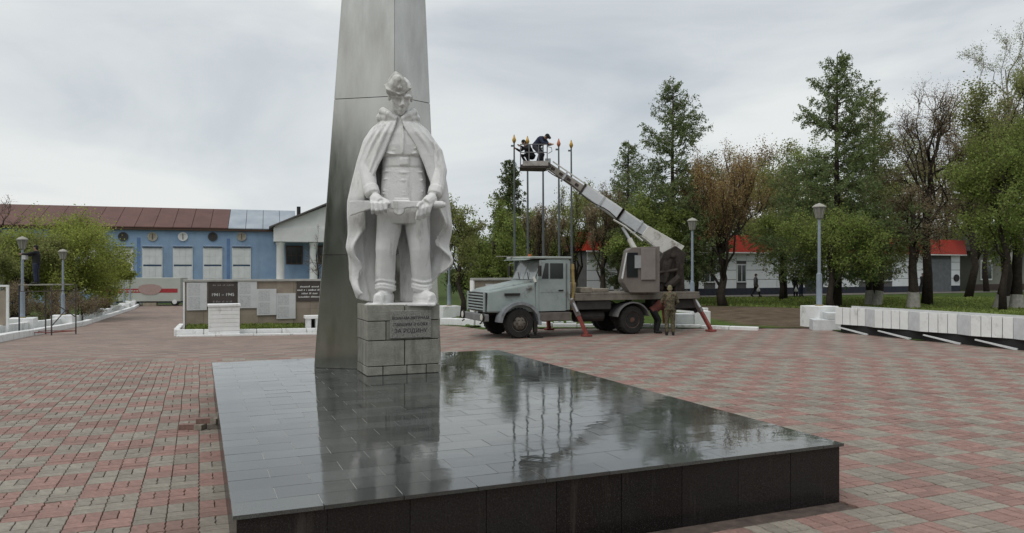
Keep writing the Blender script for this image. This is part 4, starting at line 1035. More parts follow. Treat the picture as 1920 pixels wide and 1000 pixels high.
# ================================================================ zig-zag white planters
M_soil = mat('planter_soil', (.05, .042, .03), .95, var=.3, scale=6)
P0 = Vector((11.75, 27.2)); pv, gv = Vector((.66, -.94)), Vector((.0, -.66))
for i in range(6):
    A = P0 + (pv + gv) * i; Bq = A + pv; C = Bq + gv; back = Vector((.95, .34)) * .75
    lab = ['zigzag planter box nearest the tall lamp post', 'second zigzag planter box from the tall lamp post', 'third zigzag planter box from the tall lamp post', 'fourth zigzag planter box from the tall lamp post', 'zigzag planter box cut by the right edge of the photo', 'planter box beyond the right edge of the photo'][i]
    pb = thing('planter_box', lab, 'planter', (A.x, A.y, 0), 0, 'white zigzag planters')
    z0, z1 = .30, .92
    def pt(p, z, o=Vector((0, 0))): q = p - A + o; return (q.x, q.y, z)
    nrm = Vector((pv.y, -pv.x)).normalized() * -1
    if nrm.y > 0: nrm = -nrm
    for k in range(4):
        a, c = A + pv * (k / 4 + .008), A + pv * ((k + 1) / 4 - .008)
        th_ = nrm * -.05
        MB().hexa([pt(a, z0), pt(c, z0), pt(c, z0, th_), pt(a, z0, th_), pt(a, z1), pt(c, z1), pt(c, z1, th_), pt(a, z1, th_)]).build('front_panel', M_white, pb, bevel=.008)
    s_ = Vector((.05, 0))
    a, c = Bq + Vector((-.006, -.01)), C + Vector((-.006, .01))
    MB().hexa([pt(a, z0), pt(c, z0), pt(c, z0, s_), pt(a, z0, s_), pt(a, z1), pt(c, z1), pt(c, z1, s_), pt(a, z1, s_)]).build('side_panel', M_whiteg, pb, bevel=.006)
    ins = nrm * -.055
    MB().hexa([pt(A + ins, z0 + .05), pt(Bq + ins, z0 + .05), pt(C + back, z0 + .05), pt(A + back, z0 + .05), pt(A + ins, z1 - .06), pt(Bq + ins, z1 - .06), pt(C + back, z1 - .06), pt(A + back, z1 - .06)]).build('soil', M_soil, pb)
    bk = Vector((.95, .34)) * .06
    MB().hexa([pt(A, z0, back), pt(C, z0, back), pt(C, z0, back + bk), pt(A, z0, back + bk), pt(A, z1 + .03, back), pt(C, z1 + .03, back), pt(C, z1 + .03, back + bk), pt(A, z1 + .03, back + bk)]).build('back_panel', M_white, pb)
    f0 = A + Vector((.03, -.16)); f1 = f0 + Vector((.60, -.98)); fw = Vector((.06, .04))
    MB().hexa([pt(f0, z0 - .115), pt(f1, -.02), pt(f1, -.02, fw), pt(f0, z0 - .13, fw), pt(f0, z0 - .08), pt(f1, .04), pt(f1, .04, fw), pt(f0, z0 - .08, fw)]).build('foot_beam', M_whiteg, pb)
    MB().hexa([pt(A + back * .35, -.02), pt(C + back * .35, -.02), pt(C + back, -.02), pt(A + back, -.02), pt(A + back * .35, z0 + .05), pt(C + back * .35, z0 + .05), pt(C + back, z0 + .05), pt(A + back, z0 + .05)]).build('shade_footing', M_dark, pb)  # near-black block: the shade under the box is put into its colour
bx_ = thing('white_step', 'low white masonry step between the tall lamp block and zigzag planters', 'wall', (at(1540, 28.4), 28.4, 0), R(-12))
MB().box(-.35, .75, -.3, .5, -.05, .40).build('lower_course', M_whiteg, bx_, bevel=.02); MB().box(.15, .85, -.28, .5, .405, .66).build('upper_course', M_whiteg, bx_, bevel=.02)
wp = thing('white_planter', 'white masonry block behind the rear outrigger of the lorry', 'planter', (at(1285, 30.0), 30.0, 0), 0)
MB().box(-.35, .35, 0, .8, -.05, .50).build('lower_block', M_whiteg, wp, bevel=.02); MB().box(.36, 1.0, -.05, .75, -.05, .62).build('upper_block', M_white, wp, bevel=.02)

# ================================================================ flag poles
M_fp = mat('flagpole_grey', (0.11, 0.125, 0.125), 0.45, metal=.3, var=.1)
M_gold = mat('gilt_finial', (0.42, 0.26, 0.06), 0.4, metal=.6, var=.2)
fp_lab = ['leftmost flagpole with a gilt spearhead finial', 'second flagpole from the left, behind the crouching worker', 'middle flagpole running up behind the lift basket', 'fourth flagpole from the left with a reddish gilt finial', 'rightmost flagpole with a gilt spearhead finial']
for i, px in enumerate((964, 989, 1018, 1047.5, 1071)):
    d = 30.2 + i * .27; x = at(px, d)
    f_ = thing('flagpole', fp_lab[i], 'flagpole', (x, d, gz(x, d)), 0, 'row of five flagpoles')
    top = zz(268 + i * 2.3, d) - gz(x, d)
    MB().tube([(0.04 if i % 2 else .06, 0, -.1), (.02, 0, 3), (0, 0, top)], [.055, .05, .032], 10).build('pole', M_fp, f_)
    MB().lathe([(.03, top - .02), (.06, top + .03), (.085, top + .11), (.05, top + .2), (.012, top + .33)], 10, (0, 0, 0)).build('finial', M_gold if i != 3 else mat('reddish_finial', (.40, .14, .07), .45, metal=.5), f_, smooth=True)
    MB().box(-.13, -.02, -.02, .02, top - .16, top - .09).build('pulley', M_fp, f_)
    MB().box(-.2, .2, -.2, .2, -.1, .12).build('base', M_whiteg, f_)

# ================================================================ loose pavers beside the plinth
lp_r = random.Random(5)
base = (at(352, 10.75), 10.75)
spots = [(0, 0, 0, 8, 0), (.20, .02, 0, 80, 0), (.38, .05, 0, 20, 0), (.22, .06, .075, 14, 0), (.42, .10, .075, 60, 0), (.30, .22, 0, 75, 0), (.46, .24, .0, 5, 0), (.50, .12, .15, 30, 0)]
for i, (dx, dy, z, a, _) in enumerate(spots):
    q = (0, PL * .86, 0, PW * .86)
    ol_ = [(u - q[1] / 2 + .006 * tri(v / .07), v - q[3] / 2) for u, v in outline(*q, True)]
    n = len(ol_)
    b = MB(); b.add([(u, v, .075) for u, v in ol_] + [(u, v, 0.002) for u, v in ol_], [tuple(range(n)), tuple(range(2 * n - 1, n - 1, -1))] + [(k, k + n, (k + 1) % n + n, (k + 1) % n) for k in range(n)])
    o_ = b.build('loose_paver', M_grey if i % 3 else M_red, loc=(base[0] + dx, base[1] + dy, z), rz=R(a))
    tag(o_, ['red loose paver at the left end of the small heap by the plinth', 'grey loose paver on edge next to the leftmost loose one', 'grey loose paver at the bottom middle of the small heap', 'red loose paver on the second layer of the small heap', 'grey loose paver on the second layer beside the plinth', 'grey loose paver at the back of the small heap', 'red loose paver at the back nearest the plinth side', 'grey loose paver topmost of the small heap'][i], 'paver', 'heap of loose pavers')
# ================================================================ lift lorry
M_cab = mat('pale_green_cab', (0.235, 0.285, 0.275), 0.5, col2=(0.30, 0.345, 0.335), scale=2.2, bump=.05, spec=.4, dirt=((.10, .075, .055), .55, .70, 2.2, (1, 1, .8), .85))
M_fend = mat('blue_grey_fender', (0.21, 0.225, 0.24), 0.55, var=.2, scale=4, spec=.35, dirt=((.09, .075, .06), .52, .7, 3, (1, 1, 1), .8))
M_tyre = mat('tyre_rubber', (.022, .021, .02), .85)
M_rim = mat('dusty_rim', (0.13, 0.115, 0.095), 0.8, var=.3, scale=8)
M_frame = mat('dark_chassis', (0.025, 0.022, 0.020), 0.8, var=.4, scale=4)
M_deck = mat('worn_deck', (0.12, 0.105, 0.085), 0.85, col2=(0.20, 0.18, 0.15), scale=3)
M_rust = mat('rust_red_paint', (0.22, 0.055, 0.045), 0.7, var=.3, scale=5)
M_booth = mat('brown_grey_booth', (0.155, 0.135, 0.12), 0.6, var=.15, scale=2)
M_boom = mat('dirty_white_boom', (0.52, 0.51, 0.47), 0.65, col2=(0.62, 0.61, 0.57), scale=3, bump=.1, dirt=((.13, .10, .08), .54, .70, 2.5, (1, 1, 1), .85))
M_boomg = mat('grey_boom', (0.38, 0.40, 0.42), 0.6, col2=(0.50, 0.52, 0.54), scale=3, dirt=((.13, .11, .10), .54, .72, 2.5, (1, 1, 1), .8))
M_grim = mat('oily_machinery', (0.035, 0.027, 0.022), 0.65, var=.5, scale=5)
M_glass = mat('cab_glass', (0.10, 0.115, 0.12), 0.08, var=.3, spec=.6)
M_gdark = mat('dark_cab_glass', (0.018, 0.02, 0.022), 0.1, spec=.6)
M_hlamp = mat('headlamp_glass', (0.55, 0.55, 0.5), 0.15, spec=.6)
M_amber = mat('amber_lens', (0.35, 0.09, 0.02), 0.4)
TO = uv2w(-1.1, -.05, (.27, 24.8))
lo = thing('lift_lorry', 'pale green bonneted lorry with a raised aerial work boom', 'lorry', (*TO, 0), TH)
YW = 2.35                                    # overall width
RX = Matrix.Rotation(R(90), 4, 'X').to_3x3()
def P(b, nm, m, par=lo, bev=.02, **k): return b.build(nm, m, par, bevel=bev, **k)
# bonnet and nose
P(MB().hexa([(0.02, .30, .86), (1.75, .12, .86), (1.75, YW - .12, .86), (0.02, YW - .30, .86), (.06, .34, 1.56), (1.72, .16, 1.86), (1.72, YW - .16, 1.86), (.06, YW - .34, 1.56)]), 'bonnet', M_cab, bev=.06)
P(MB().hexa([(.10, .48, 1.55), (1.70, .42, 1.80), (1.70, YW - .42, 1.80), (.10, YW - .48, 1.55), (.16, .52, 1.63), (1.68, .46, 1.93), (1.68, YW - .46, 1.93), (.16, YW - .52, 1.63)]), 'bonnet_top', M_cab, bev=.04)
gr = P(MB().box(-.03, .05, .36, YW - .36, .90, 1.52), 'grille', M_frame, bev=.01)
for k in range(6): P(MB().box(-.075, -.028, .38, YW - .38, .935 + k * .098, .985 + k * .098), 'grille_bar', M_cab, gr, .008)
for y in (.34, YW - .42): P(MB().box(-.08, -.02, y, y + .08, .88, 1.54), 'grille_post', M_cab, gr, .01)
P(MB().box(.62, 1.15, .155, .26, 1.42, 1.50), 'bonnet_vent', M_frame, bev=.004)
text_mesh('badge', 'ЗИЛ', .11, M_frame, lo, (1.45, .125, 1.62), (R(90), 0, 0), .004)
P(MB().box(-.16, .02, .10, YW - .10, .58, .82), 'bumper', mat('grey_bumper', (.16, .165, .165), .6, var=.2), bev=.03)
for y in (.22, YW - .22):
    h_ = P(MB().lathe([(.13, 0), (.13, .05), (.10, .07)], 14, (-.15, y, .72), Matrix.Rotation(R(-90), 4, 'Y').to_3x3()), 'headlamp', M_hlamp, bev=0)
    P(MB().lathe([(.12, 0), (.15, 0), (.15, .055), (.13, .06)], 14, (-.15, y, .72), Matrix.Rotation(R(-90), 4, 'Y').to_3x3()), 'headlamp_ring', M_frame, h_, 0)
for y in (.3, YW - .3): P(MB().tube([(-.16, y, .55), (-.24, y, .5)], .025, 6), 'tow_hook', M_frame, bev=0)
# wheels
def wheel(x, y0, wdt, front, side):
    c = (x, y0, .5)
    M_ = RX if side < 0 else Matrix.Rotation(R(-90), 4, 'X').to_3x3()
    w = MB().lathe([(.30, -wdt), (.46, -wdt), (.50, -wdt + .05), (.50, -.05), (.46, 0), (.30, 0), (.28, -.03)], 28, c, M_).build('wheel', M_tyre, lo, smooth=False)
    tr_ = MB()
    for k in range(28):
        a = 2 * math.pi * k / 28; ca, sa = math.cos(a), math.sin(a); s1 = side
        tr_.tube([(x + .505 * ca, y0 - s1 * .03, .5 + .505 * sa), (x + .505 * math.cos(a + .06), y0 - s1 * (wdt - .03), .5 + .505 * math.sin(a + .06))], .014, 4)
    tr_.build('tread', M_tyre, w)
    pr = [(.30, -.06), (.29, -.02), (.24, -.05), (.16, .03 if front else -.12), (.10, .05 if front else -.14), (.09, .09 if front else -.02), (.03, .10 if front else -.01)]
    rm = MB().lathe(pr, 20, c, M_).build('rim', M_rim if front else mat('rusty_rim', (.11, .06, .045), .8, var=.3, scale=8), w)
    for k in range(6):
        a = 2 * math.pi * k / 6
        yb = y0 + side * (.035 if front else -.11)
        MB().tube([(x + .13 * math.cos(a), yb - side * .02, .5 + .13 * math.sin(a)), (x + .13 * math.cos(a), yb + side * .03, .5 + .13 * math.sin(a))], .018, 6).build('wheel_nut', M_frame, rm)
        MB().tube([(x + .215 * math.cos(a + .5), yb - side * .05, .5 + .215 * math.sin(a + .5)), (x + .215 * math.cos(a + .5), yb - side * .028 + side * (0 if front else .02), .5 + .215 * math.sin(a + .5))], .035, 8).build('hand_hole', M_frame, rm)
for y, s_ in ((.06, -1), (YW - .06, 1)):
    wheel(1.1, y, .28, True, s_); wheel(5.45, y, .27, False, s_); wheel(5.45, y - s_ * .32, .27, True, s_)
P(MB().tube([(1.1, .3, .5), (1.1, YW - .3, .5)], .07, 8), 'front_axle', M_frame, bev=0); P(MB().tube([(5.45, .3, .5), (5.45, YW - .3, .5)], .10, 8), 'rear_axle', M_frame, bev=0)
P(MB().ball((5.45, YW / 2, .5), (.25, .22, .24), 12), 'differential', M_frame, bev=0)
# fenders: curved sheets over the wheels
def arch(nm, x, r0, r1, a0, a1, y0, y1, m, sx=1.0):
    b = MB(); n = 12; pts = []
    for k in range(n + 1):
        a = R(a0 + (a1 - a0) * k / n)
        for r_ in (r0, r1): pts.append((x + r_ * math.cos(a) * sx, .5 + r_ * math.sin(a)))
    b.add([(p[0], y, p[1]) for y in (y0, y1) for p in pts], [f for k in range(n) for f in ((2 * k + 1, 2 * k, 2 * k + 2, 2 * k + 3), (2 * k + 2 * n + 2, 2 * k + 2 * n + 3, 2 * k + 2 * n + 5, 2 * k + 2 * n + 4),
        (2 * k + 1, 2 * k + 3, 2 * k + 2 * n + 5, 2 * k + 2 * n + 3), (2 * k, 2 * k + 2 * n + 2, 2 * k + 2 * n + 4, 2 * k + 2))] + [(0, 1, 2 * n + 3, 2 * n + 2), (2 * n + 1, 2 * n, 4 * n + 2, 4 * n + 3)])
    return P(b, nm, m, bev=0)
for y0, y1 in ((-.02, .42), (YW - .42, YW + .02)):
    arch('front_fender', 1.1, .62, .72, -6, 176, y0, y1, M_fend, 1.06)
    arch('rear_fender', 5.45, .60, .645, 12, 168, y0 + .02, y1 + .18 if y0 < 1 else y1, mat('grey_fender', (.15, .15, .15), .6, var=.2), 1.08)
# cab
cabp = [(1.72, .86), (1.72, 1.92), (1.98, 2.58), (2.10, 2.64), (2.92, 2.66), (3.0, 2.58), (3.0, .90)]
P(MB().prism(cabp, .10, YW - .10), 'cab_body', M_cab, bev=.03)
P(MB().box(1.52, 3.03, .06, YW - .06, 2.655, 2.73), 'roof', mat('pale_roof', (.33, .36, .34), .6, var=.15), bev=.025)
P(MB().tube([(1.95, YW / 2, 2.72), (1.95, YW / 2, 2.83)], [.07, .05], 10), 'beacon', M_amber, bev=0)
P(MB().hexa([(1.70, .24, 1.955), (1.71, .24, 1.955), (1.71, YW - .24, 1.955), (1.70, YW - .24, 1.955), (1.925, .26, 2.52), (1.94, .26, 2.52), (1.94, YW - .26, 2.52), (1.925, YW - .26, 2.52)]), 'windscreen', mat('pale_windscreen', (.36, .37, .36), .12, col2=(.20, .22, .22), scale=1.5, spec=.6), bev=0)
for y in (.22, YW / 2, YW - .24): P(MB().hexa([(1.685, y, 1.94), (1.70, y, 1.94), (1.70, y + .03, 1.94), (1.685, y + .03, 1.94), (1.915, y, 2.53), (1.93, y, 2.53), (1.93, y + .03, 2.53), (1.915, y + .03, 2.53)]), 'windscreen_pillar', M_cab, bev=0)
for y in (.7, 1.5): P(MB().tube([(1.69, y, 1.95), (1.75, y + .25, 2.2)], .012, 5), 'wiper', M_frame, bev=0)
P(MB().hexa([(1.36, .2, 2.60), (1.6, .2, 2.64), (1.6, YW - .2, 2.64), (1.36, YW - .2, 2.60), (1.36, .2, 2.62), (1.6, .2, 2.665), (1.6, YW - .2, 2.665), (1.36, YW - .2, 2.62)]), 'sun_visor', mat('visor_green', (.24, .28, .26), .6), bev=0)
for y, yo, s_ in ((.10, .075, -1), (YW - .10, YW - .075, 1)):
    d_ = P(MB().box(1.82, 2.80, min(y, yo), max(y, yo) - .001 if s_ > 0 else max(y, yo), .88, 2.60), 'door', M_cab, bev=.012)
    yy0, yy1 = (yo - .012, yo - .002) if s_ < 0 else (yo + .002, yo + .012)
    P(MB().hexa([(1.90, yy0, 1.98), (2.15, yy0, 1.98), (2.15, yy1, 1.98), (1.90, yy1, 1.98), (2.03, yy0, 2.50), (2.15, yy0, 2.50), (2.15, yy1, 2.50), (2.03, yy1, 2.50)]), 'quarter_light', M_gdark, d_, 0)
    P(MB().box(2.21, 2.70, yy0, yy1, 1.98, 2.50), 'door_window', M_gdark, d_, 0)
    P(MB().box(2.53, 2.70, yy0 - .03, yy1 + .03, 1.56, 1.60), 'handle', M_frame, d_, .005)
    P(MB().box(1.83, 2.79, yy0, yy1, 1.53, 1.545), 'trim_line', mat('trim_pale', (.33, .36, .34), .5), d_, 0)
    P(MB().box(2.83, 2.845, yy0, yy1, .95, 2.5), 'door_gap', M_frame, d_, 0)
    P(MB().box(1.78, 2.95, (-.02 if s_ < 0 else YW - .3), (.3 if s_ < 0 else YW + .02), .56, .84), 'running_board', mat('brown_grey_step', (.13, .11, .10), .8, var=.25), bev=.02)
    ys = -.14 if s_ < 0 else YW + .14
    mr_ = P(MB().box(1.70, 1.76, ys - .09, ys + .09, 2.06, 2.42), 'mirror', M_frame, bev=.01)
    P(MB().tube([(1.86, y, 1.95), (1.73, ys, 2.0), (1.73, ys, 2.5), (1.95, y, 2.55)], .012, 5), 'mirror_arm', mat('mirror_tube', (.33, .35, .36), .4, metal=.5), mr_, 0)
P(MB().tube([(1.66, .2, 2.05), (1.70, .14, 1.86)], .05, 8), 'side_lamp', M_hlamp, bev=0)
# roof light bar poles sticking forward (a carried plank)
P(MB().box(.95, 2.9, YW - .62, YW - .48, 2.735, 2.765), 'carried_plank', mat('grey_plank', (.25, .24, .20), .8), bev=0)
# chassis and deck
for y in (.62, YW - .80): P(MB().box(.2, 8.2, y, y + .12, .78, 1.02), 'frame_rail', M_frame, bev=.01)
dk = P(MB().box(3.15, 8.30, .10, YW - .10, 1.30, 1.40), 'deck', M_frame, bev=.01)
for k in range(9): P(MB().box(3.16 + k * .572, 3.72 + k * .572, .04, YW - .04, 1.402, 1.47), 'deck_plate', M_deck, dk, .008)
for y in (.02, YW - .10): P(MB().box(3.15, 8.30, y, y + .08, 1.22, 1.398), 'deck_rail', M_deck, bev=.01)
P(MB().box(3.25, 4.60, .12, .62, .90, 1.21), 'tool_box', mat('dark_toolbox', (.04, .038, .036), .6, var=.3), bev=.02)
P(MB().tube([(3.3, .42, .66), (4.4, .42, .66)], .2, 14), 'fuel_tank', M_frame, bev=0)
P(MB().box(6.3, 8.2, .15, .6, .86, 1.21), 'rear_locker', M_frame, bev=.02)
P(MB().box(8.2, 8.32, .2, YW - .2, .74, 1.0), 'rear_bumper', M_frame, bev=.01)
for x0, x1, y0, y1, h_ in ((3.5, 3.95, .3, .7, .2), (4.15, 4.8, .6, 1.2, .14), (3.3, 3.8, 1.2, 1.8, .35)):
    P(MB().box(x0, x1, y0, y1, 1.471, 1.471 + h_), 'deck_clutter', mat('clutter_tan', (.24, .21, .17), .9, var=.3), bev=.03)
P(MB().tube([(3.12, .2, .9), (3.14, .16, 1.7), (3.1, .16, 2.3)], .06, 8), 'exhaust_stack', mat('dirty_yellow', (.28, .21, .08), .7, var=.4), bev=0)
P(MB().tube([(3.1, .16, 2.3), (3.1, .14, 2.48)], [.075, .05], 8), 'stack_lamp', mat('dirty_yellow', (.28, .21, .08)), bev=0)
P(MB().box(1.62, 1.74, .05, .2, .18, .56), 'front_jack', M_frame, bev=.01); P(MB().box(1.46, 1.90, -.05, .3, .0, .07), 'jack_pad', M_frame, bev=.01)
P(MB().tube([(1.68, .13, .05), (1.68, .13, .6)], .05, 8), 'jack_rod', M_frame, bev=0)
# outriggers: legs slanting out to the ground
def outrigger(x, y, x2, y2, z0=1.22):
    d = Vector((x2 - x, y2 - y, -z0 + .1)); mid = Vector((x, y, z0)) + d * .48
    o_ = P(MB().tube([(x, y, z0), mid], [.105, .105], 4), 'outrigger', mat('outrigger_grey', (.15, .13, .12), .7, var=.3), bev=.01)
    P(MB().tube([mid, (x2, y2, .07)], [.085, .085], 4), 'outrigger_leg', M_rust, o_, .008)
    P(MB().box(x2 - .16, x2 + .16, y2 - .13, y2 + .13, 0.0, .07), 'foot_pad', M_rust, o_, .01)
    P(MB().tube([(x, y - .02, z0 + .05), (x + (x2 - x) * .3, y + (y2 - y) * .3 - .12, z0 - .4)], .04, 8), 'outrigger_ram', M_boomg, o_, 0)
outrigger(3.05, .15, 3.50, -.12, 1.25); outrigger(3.05, YW - .15, 3.5, YW + .5, 1.25); outrigger(8.1, .2, 8.70, -.10, 1.3); outrigger(8.1, YW - .2, 8.7, YW + .5, 1.3)
# ---- turret, booth, boom: built in world axes about the turret, then given in the lorry's frame
inv = Matrix.Translation((*TO, 0)) @ Matrix.Rotation(TH, 4, 'Z'); inv = inv.inverted()
BD = 28.35                                                       # the boom lies in this depth
def Wp(px, py, d=BD): return inv @ Vector((at(px, d), d, zz(py, d)))
P(MB().lathe([(.62, 1.47), (.62, 1.62), (.5, 1.64)], 24, (6.6, 1.17, 0)), 'slew_ring', M_grim, bev=0)
tm = MB()
def wbox(b, px0, px1, py0, py1, d0, d1):
    q = [Wp(px, py1, (d0 + d1) / 2) for px in (px0, px1)]; t_ = [Wp(px, py0, (d0 + d1) / 2) for px in (px0, px1)]
    off = (inv.to_3x3() @ Vector((0, (d1 - d0) / 2, 0)))
    b.hexa([q[0] - off, q[1] - off, q[1] + off, q[0] + off, t_[0] - off, t_[1] - off, t_[1] + off, t_[0] + off]); return b
def wprism(b, pts, d0, d1):
    dm = (d0 + d1) / 2; off = inv.to_3x3() @ Vector((0, (d1 - d0) / 2, 0)); w = [Wp(px, py, dm) for px, py in pts]; n = len(w)
    b.add([tuple(q - off) for q in w] + [tuple(q + off) for q in w], [tuple(range(n)), tuple(range(2 * n - 1, n - 1, -1))] + [(i, i + n, (i + 1) % n + n, (i + 1) % n) for i in range(n)]); return b
P(wprism(MB(), [(1228, 552), (1228, 500), (1240, 474), (1262, 462), (1281, 476), (1276, 500), (1279, 552)][::-1], 27.9, 28.9), 'turret_frame', M_grim, bev=.02)
for k, (a, c, r_) in enumerate((((1240, 545), (1258, 486), .09), ((1250, 540), (1274, 520), .14), ((1266, 550), (1270, 490), .07), ((1236, 512), (1270, 506), .06), ((1244, 530), (1252, 490), .16))):
    P(MB().tube([Wp(*a, 27.85 - .1 * (k % 2)), Wp(*c, 27.85 - .1 * (k % 2))], r_, 10), 'machinery', M_grim, bev=0)
P(MB().tube([Wp(1262, 478, 27.75), Wp(1262, 478, 29.05)], .10, 12), 'boom_pivot', M_grim, bev=0)
P(MB().tube([Wp(1284, 545, 27.9), Wp(1296, 560, 27.9), Wp(1306, 585, 28)], [.09, .1, .09], 8), 'hydraulic_hoses', M_grim, bev=0)
bo = P(wprism(MB(), [(1163, 524), (1174, 470), (1179, 465), (1231, 463), (1231, 548), (1176, 548), (1164, 530)][::-1], 26.3, 27.5), 'booth', M_booth, bev=.02)
P(wbox(MB(), 1175, 1196, 474, 520, 26.27, 26.295), 'booth_window', M_gdark, bo, 0)
P(wbox(MB(), 1190, 1202, 479, 503, 26.255, 26.268), 'booth_pane', mat('pale_pane', (.30, .31, .32), .15, spec=.6), bo, 0)
P(wbox(MB(), 1202, 1229, 466, 525, 26.24, 26.29), 'booth_door', mat('booth_door_grey', (.20, .18, .165), .55, var=.1), bo, .01)
P(wprism(MB(), [(1165, 522), (1174, 474), (1176, 474), (1168, 523)][::-1], 26.26, 26.29), 'booth_trim', M_shut, bo, 0)
# boom sections along one line
Bs, Bt = Wp(1266, 474), Wp(1020, 306)
bdir = (Bt - Bs).normalized(); bside = (inv.to_3x3() @ Vector((0, 1, 0))).normalized(); bup = bside.cross(bdir).normalized()
if bup.z < 0: bup = -bup
BL = (Bt - Bs).length
def sect(nm, t0, t1, h0, h1, w_, m, par=None, bev=.02, lift=0.0):
    a, c = Bs + bdir * (BL * t0) + bup * lift, Bs + bdir * (BL * t1) + bup * lift
    return P(MB().hexa([a - bside * w_ - bup * h0, c - bside * w_ - bup * h1, c + bside * w_ - bup * h1, a + bside * w_ - bup * h0, a - bside * w_ + bup * h0, c - bside * w_ + bup * h1, c + bside * w_ + bup * h1, a + bside * w_ + bup * h0]), nm, m, par or lo, bev)
bm = sect('boom_base', -.02, .24, .37, .24, .22, M_boom)
sect('boom_outer', .20, .44, .20, .20, .18, M_boomg, bm); sect('boom_cover', .42, .70, .215, .185, .19, mat('white_boom_cover', (.56, .58, .60), .5, var=.08, scale=2), bm)
sect('boom_collar', .415, .43, .25, .25, .215, M_grim, bm, .005)
sect('boom_inner', .69, .995, .15, .11, .11, mat('weathered_boom', (.27, .25, .22), .7, var=.3, scale=4), bm)
sect('boom_rail', .24, .96, .025, .02, .03, M_boom, bm, 0, .235)
for t in (.74, .80, .86, .92): sect('boom_cutout', t, t + .025, .05, .05, .125, M_grim, bm, 0)
for k in range(5): sect('boom_bracket', .28 + k * .14, .292 + k * .14, .27 - .02 * k, .27 - .02 * k, .215, M_grim if k % 2 else M_boomg, bm, 0)
ra = P(MB().tube([Wp(1192, 470, 28.0), Wp(1180, 448, 28.1)], .10, 10), 'lift_ram', M_boom, bm, 0); P(MB().tube([Wp(1180, 448, 28.1), Wp(1167, 426, 28.2)], .055, 8), 'ram_rod', M_boomg, bm, 0)
P(MB().tube([Bs + bdir * (BL * t) - bup * (.26 - .12 * t + .05 * math.sin(t * 22)) - bside * .2 for t in [.1 + .85 * i / 24 for i in range(25)]], .022, 6), 'hose', M_grim, bm, 0)
P(MB().tube([Wp(1205, 452, 28.1), Wp(1172, 425, 28.1), Wp(1150, 412, 28.1)], .035, 6), 'levelling_rod', M_boom, bm, 0)
# basket
bk = P(wprism(MB(), [(974, 318), (976, 312), (1030, 308), (1032, 316), (1020, 319)][::-1], 27.85, 28.85), 'basket_floor', mat('basket_floor_dark', (.06, .05, .045), .8, var=.3), bev=.01)
P(wbox(MB(), 980, 1028, 302, 311, 27.83, 27.86), 'toe_board', mat('dirty_toe_board', (.33, .31, .29), .7, var=.3), bk, 0)
M_rail = mat('rail_grey', (.16, .16, .165), .6, var=.2)
for d in (27.87, 28.83):
    for px in (976, 992, 1010, 1026): P(MB().tube([Wp(px, 312, d), Wp(px, 271, d)], .02, 6), 'rail_post', M_rail, bk, 0)
    for py in (271, 286): P(MB().tube([Wp(976, py, d), Wp(1026, py, d)], .02, 6), 'rail', M_rail, bk, 0)
for px in (976, 1026):
    for py in (271, 286): P(MB().tube([Wp(px, py, 27.87), Wp(px, py, 28.83)], .02, 6), 'rail', M_rail, bk, 0)
P(MB().tube([Wp(1026, 275, 27.86), Wp(1034, 277, 27.86), Wp(1035, 284, 27.86), Wp(1028, 288, 27.86)], .015, 6), 'control_hoop', M_rail, bk, 0)
P(wbox(MB(), 1022, 1032, 299, 318, 28.1, 28.6), 'basket_bracket', M_boomg, bk, .01)

# ================================================================ scaffold trestle at the left
SD = 33.2; sx = at(36, SD); sz = gz(sx, SD)
sc = thing('scaffold', 'rusty tubular work trestle with a plank top below the left lamp post', 'scaffold', (sx, SD, sz), R(4))
M_tube = mat('rusty_tube', (.075, .06, .055), .7, var=.35, scale=5); M_tubeb = mat('blue_black_tube', (.03, .035, .05), .6)
SW_, SHh = 1.98, 2.22
for x, y, m in ((0, 0, M_tubeb), (.65, .9, M_tube), (1.38, 0, M_tube), (SW_, .9, M_tube)): P(MB().tube([(x, y, -.03), (x, y, SHh)], .03, 8), 'leg', m, sc, 0)
for a, c in (((0, 0, .12), (1.38, 0, .12)), ((.65, .9, .12), (SW_, .9, .12)), ((1.38, 0, .12), (SW_, .9, .12)), ((0, 0, .12), (.65, .9, .12)), ((0, 0, 1.95), (1.38, 0, 1.95)), ((.65, .9, 1.95), (SW_, .9, 1.95)), ((1.38, 0, 1.5), (SW_, .9, .75)), ((1.38, 0, .4), (SW_, .9, 1.6))):
    P(MB().tube([a, c], .022, 6), 'brace', M_rust if a[2] < .2 else M_tube, sc, 0)
for k in range(3): P(MB().hexa([(-.02 + .22 * k, -.05 + .32 * k, SHh), (1.45 + .2 * k, -.05 + .32 * k, SHh), (1.45 + .22 * k, .24 + .32 * k, SHh), (.0 + .22 * k, .24 + .32 * k, SHh), (-.02 + .22 * k, -.05 + .32 * k, SHh + .045), (1.45 + .2 * k, -.05 + .32 * k, SHh + .045), (1.45 + .22 * k, .24 + .32 * k, SHh + .045), (.0 + .22 * k, .24 + .32 * k, SHh + .045)]), 'plank', mat('grey_plank', (.25, .24, .20), .8), sc, 0)
# small information stand at the left edge of the picture
ix = at(-8, 31); iz = gz(ix, 31)
st_ = thing('notice_stand', 'white framed notice stand cut by the left edge of the photo', 'notice board', (ix, 31, iz), R(20))
for x in (-.9, .42): P(MB().box(x - .05, x + .05, -.05, .05, -.05, 2.1), 'post', M_white, st_, .01)
P(MB().box(-.84, .36, -.03, .03, .5, 1.95), 'panel', M_trav, st_, 0); P(MB().box(-.95, .47, -.06, .06, 2.1, 2.18), 'top_rail', M_white, st_, .01)
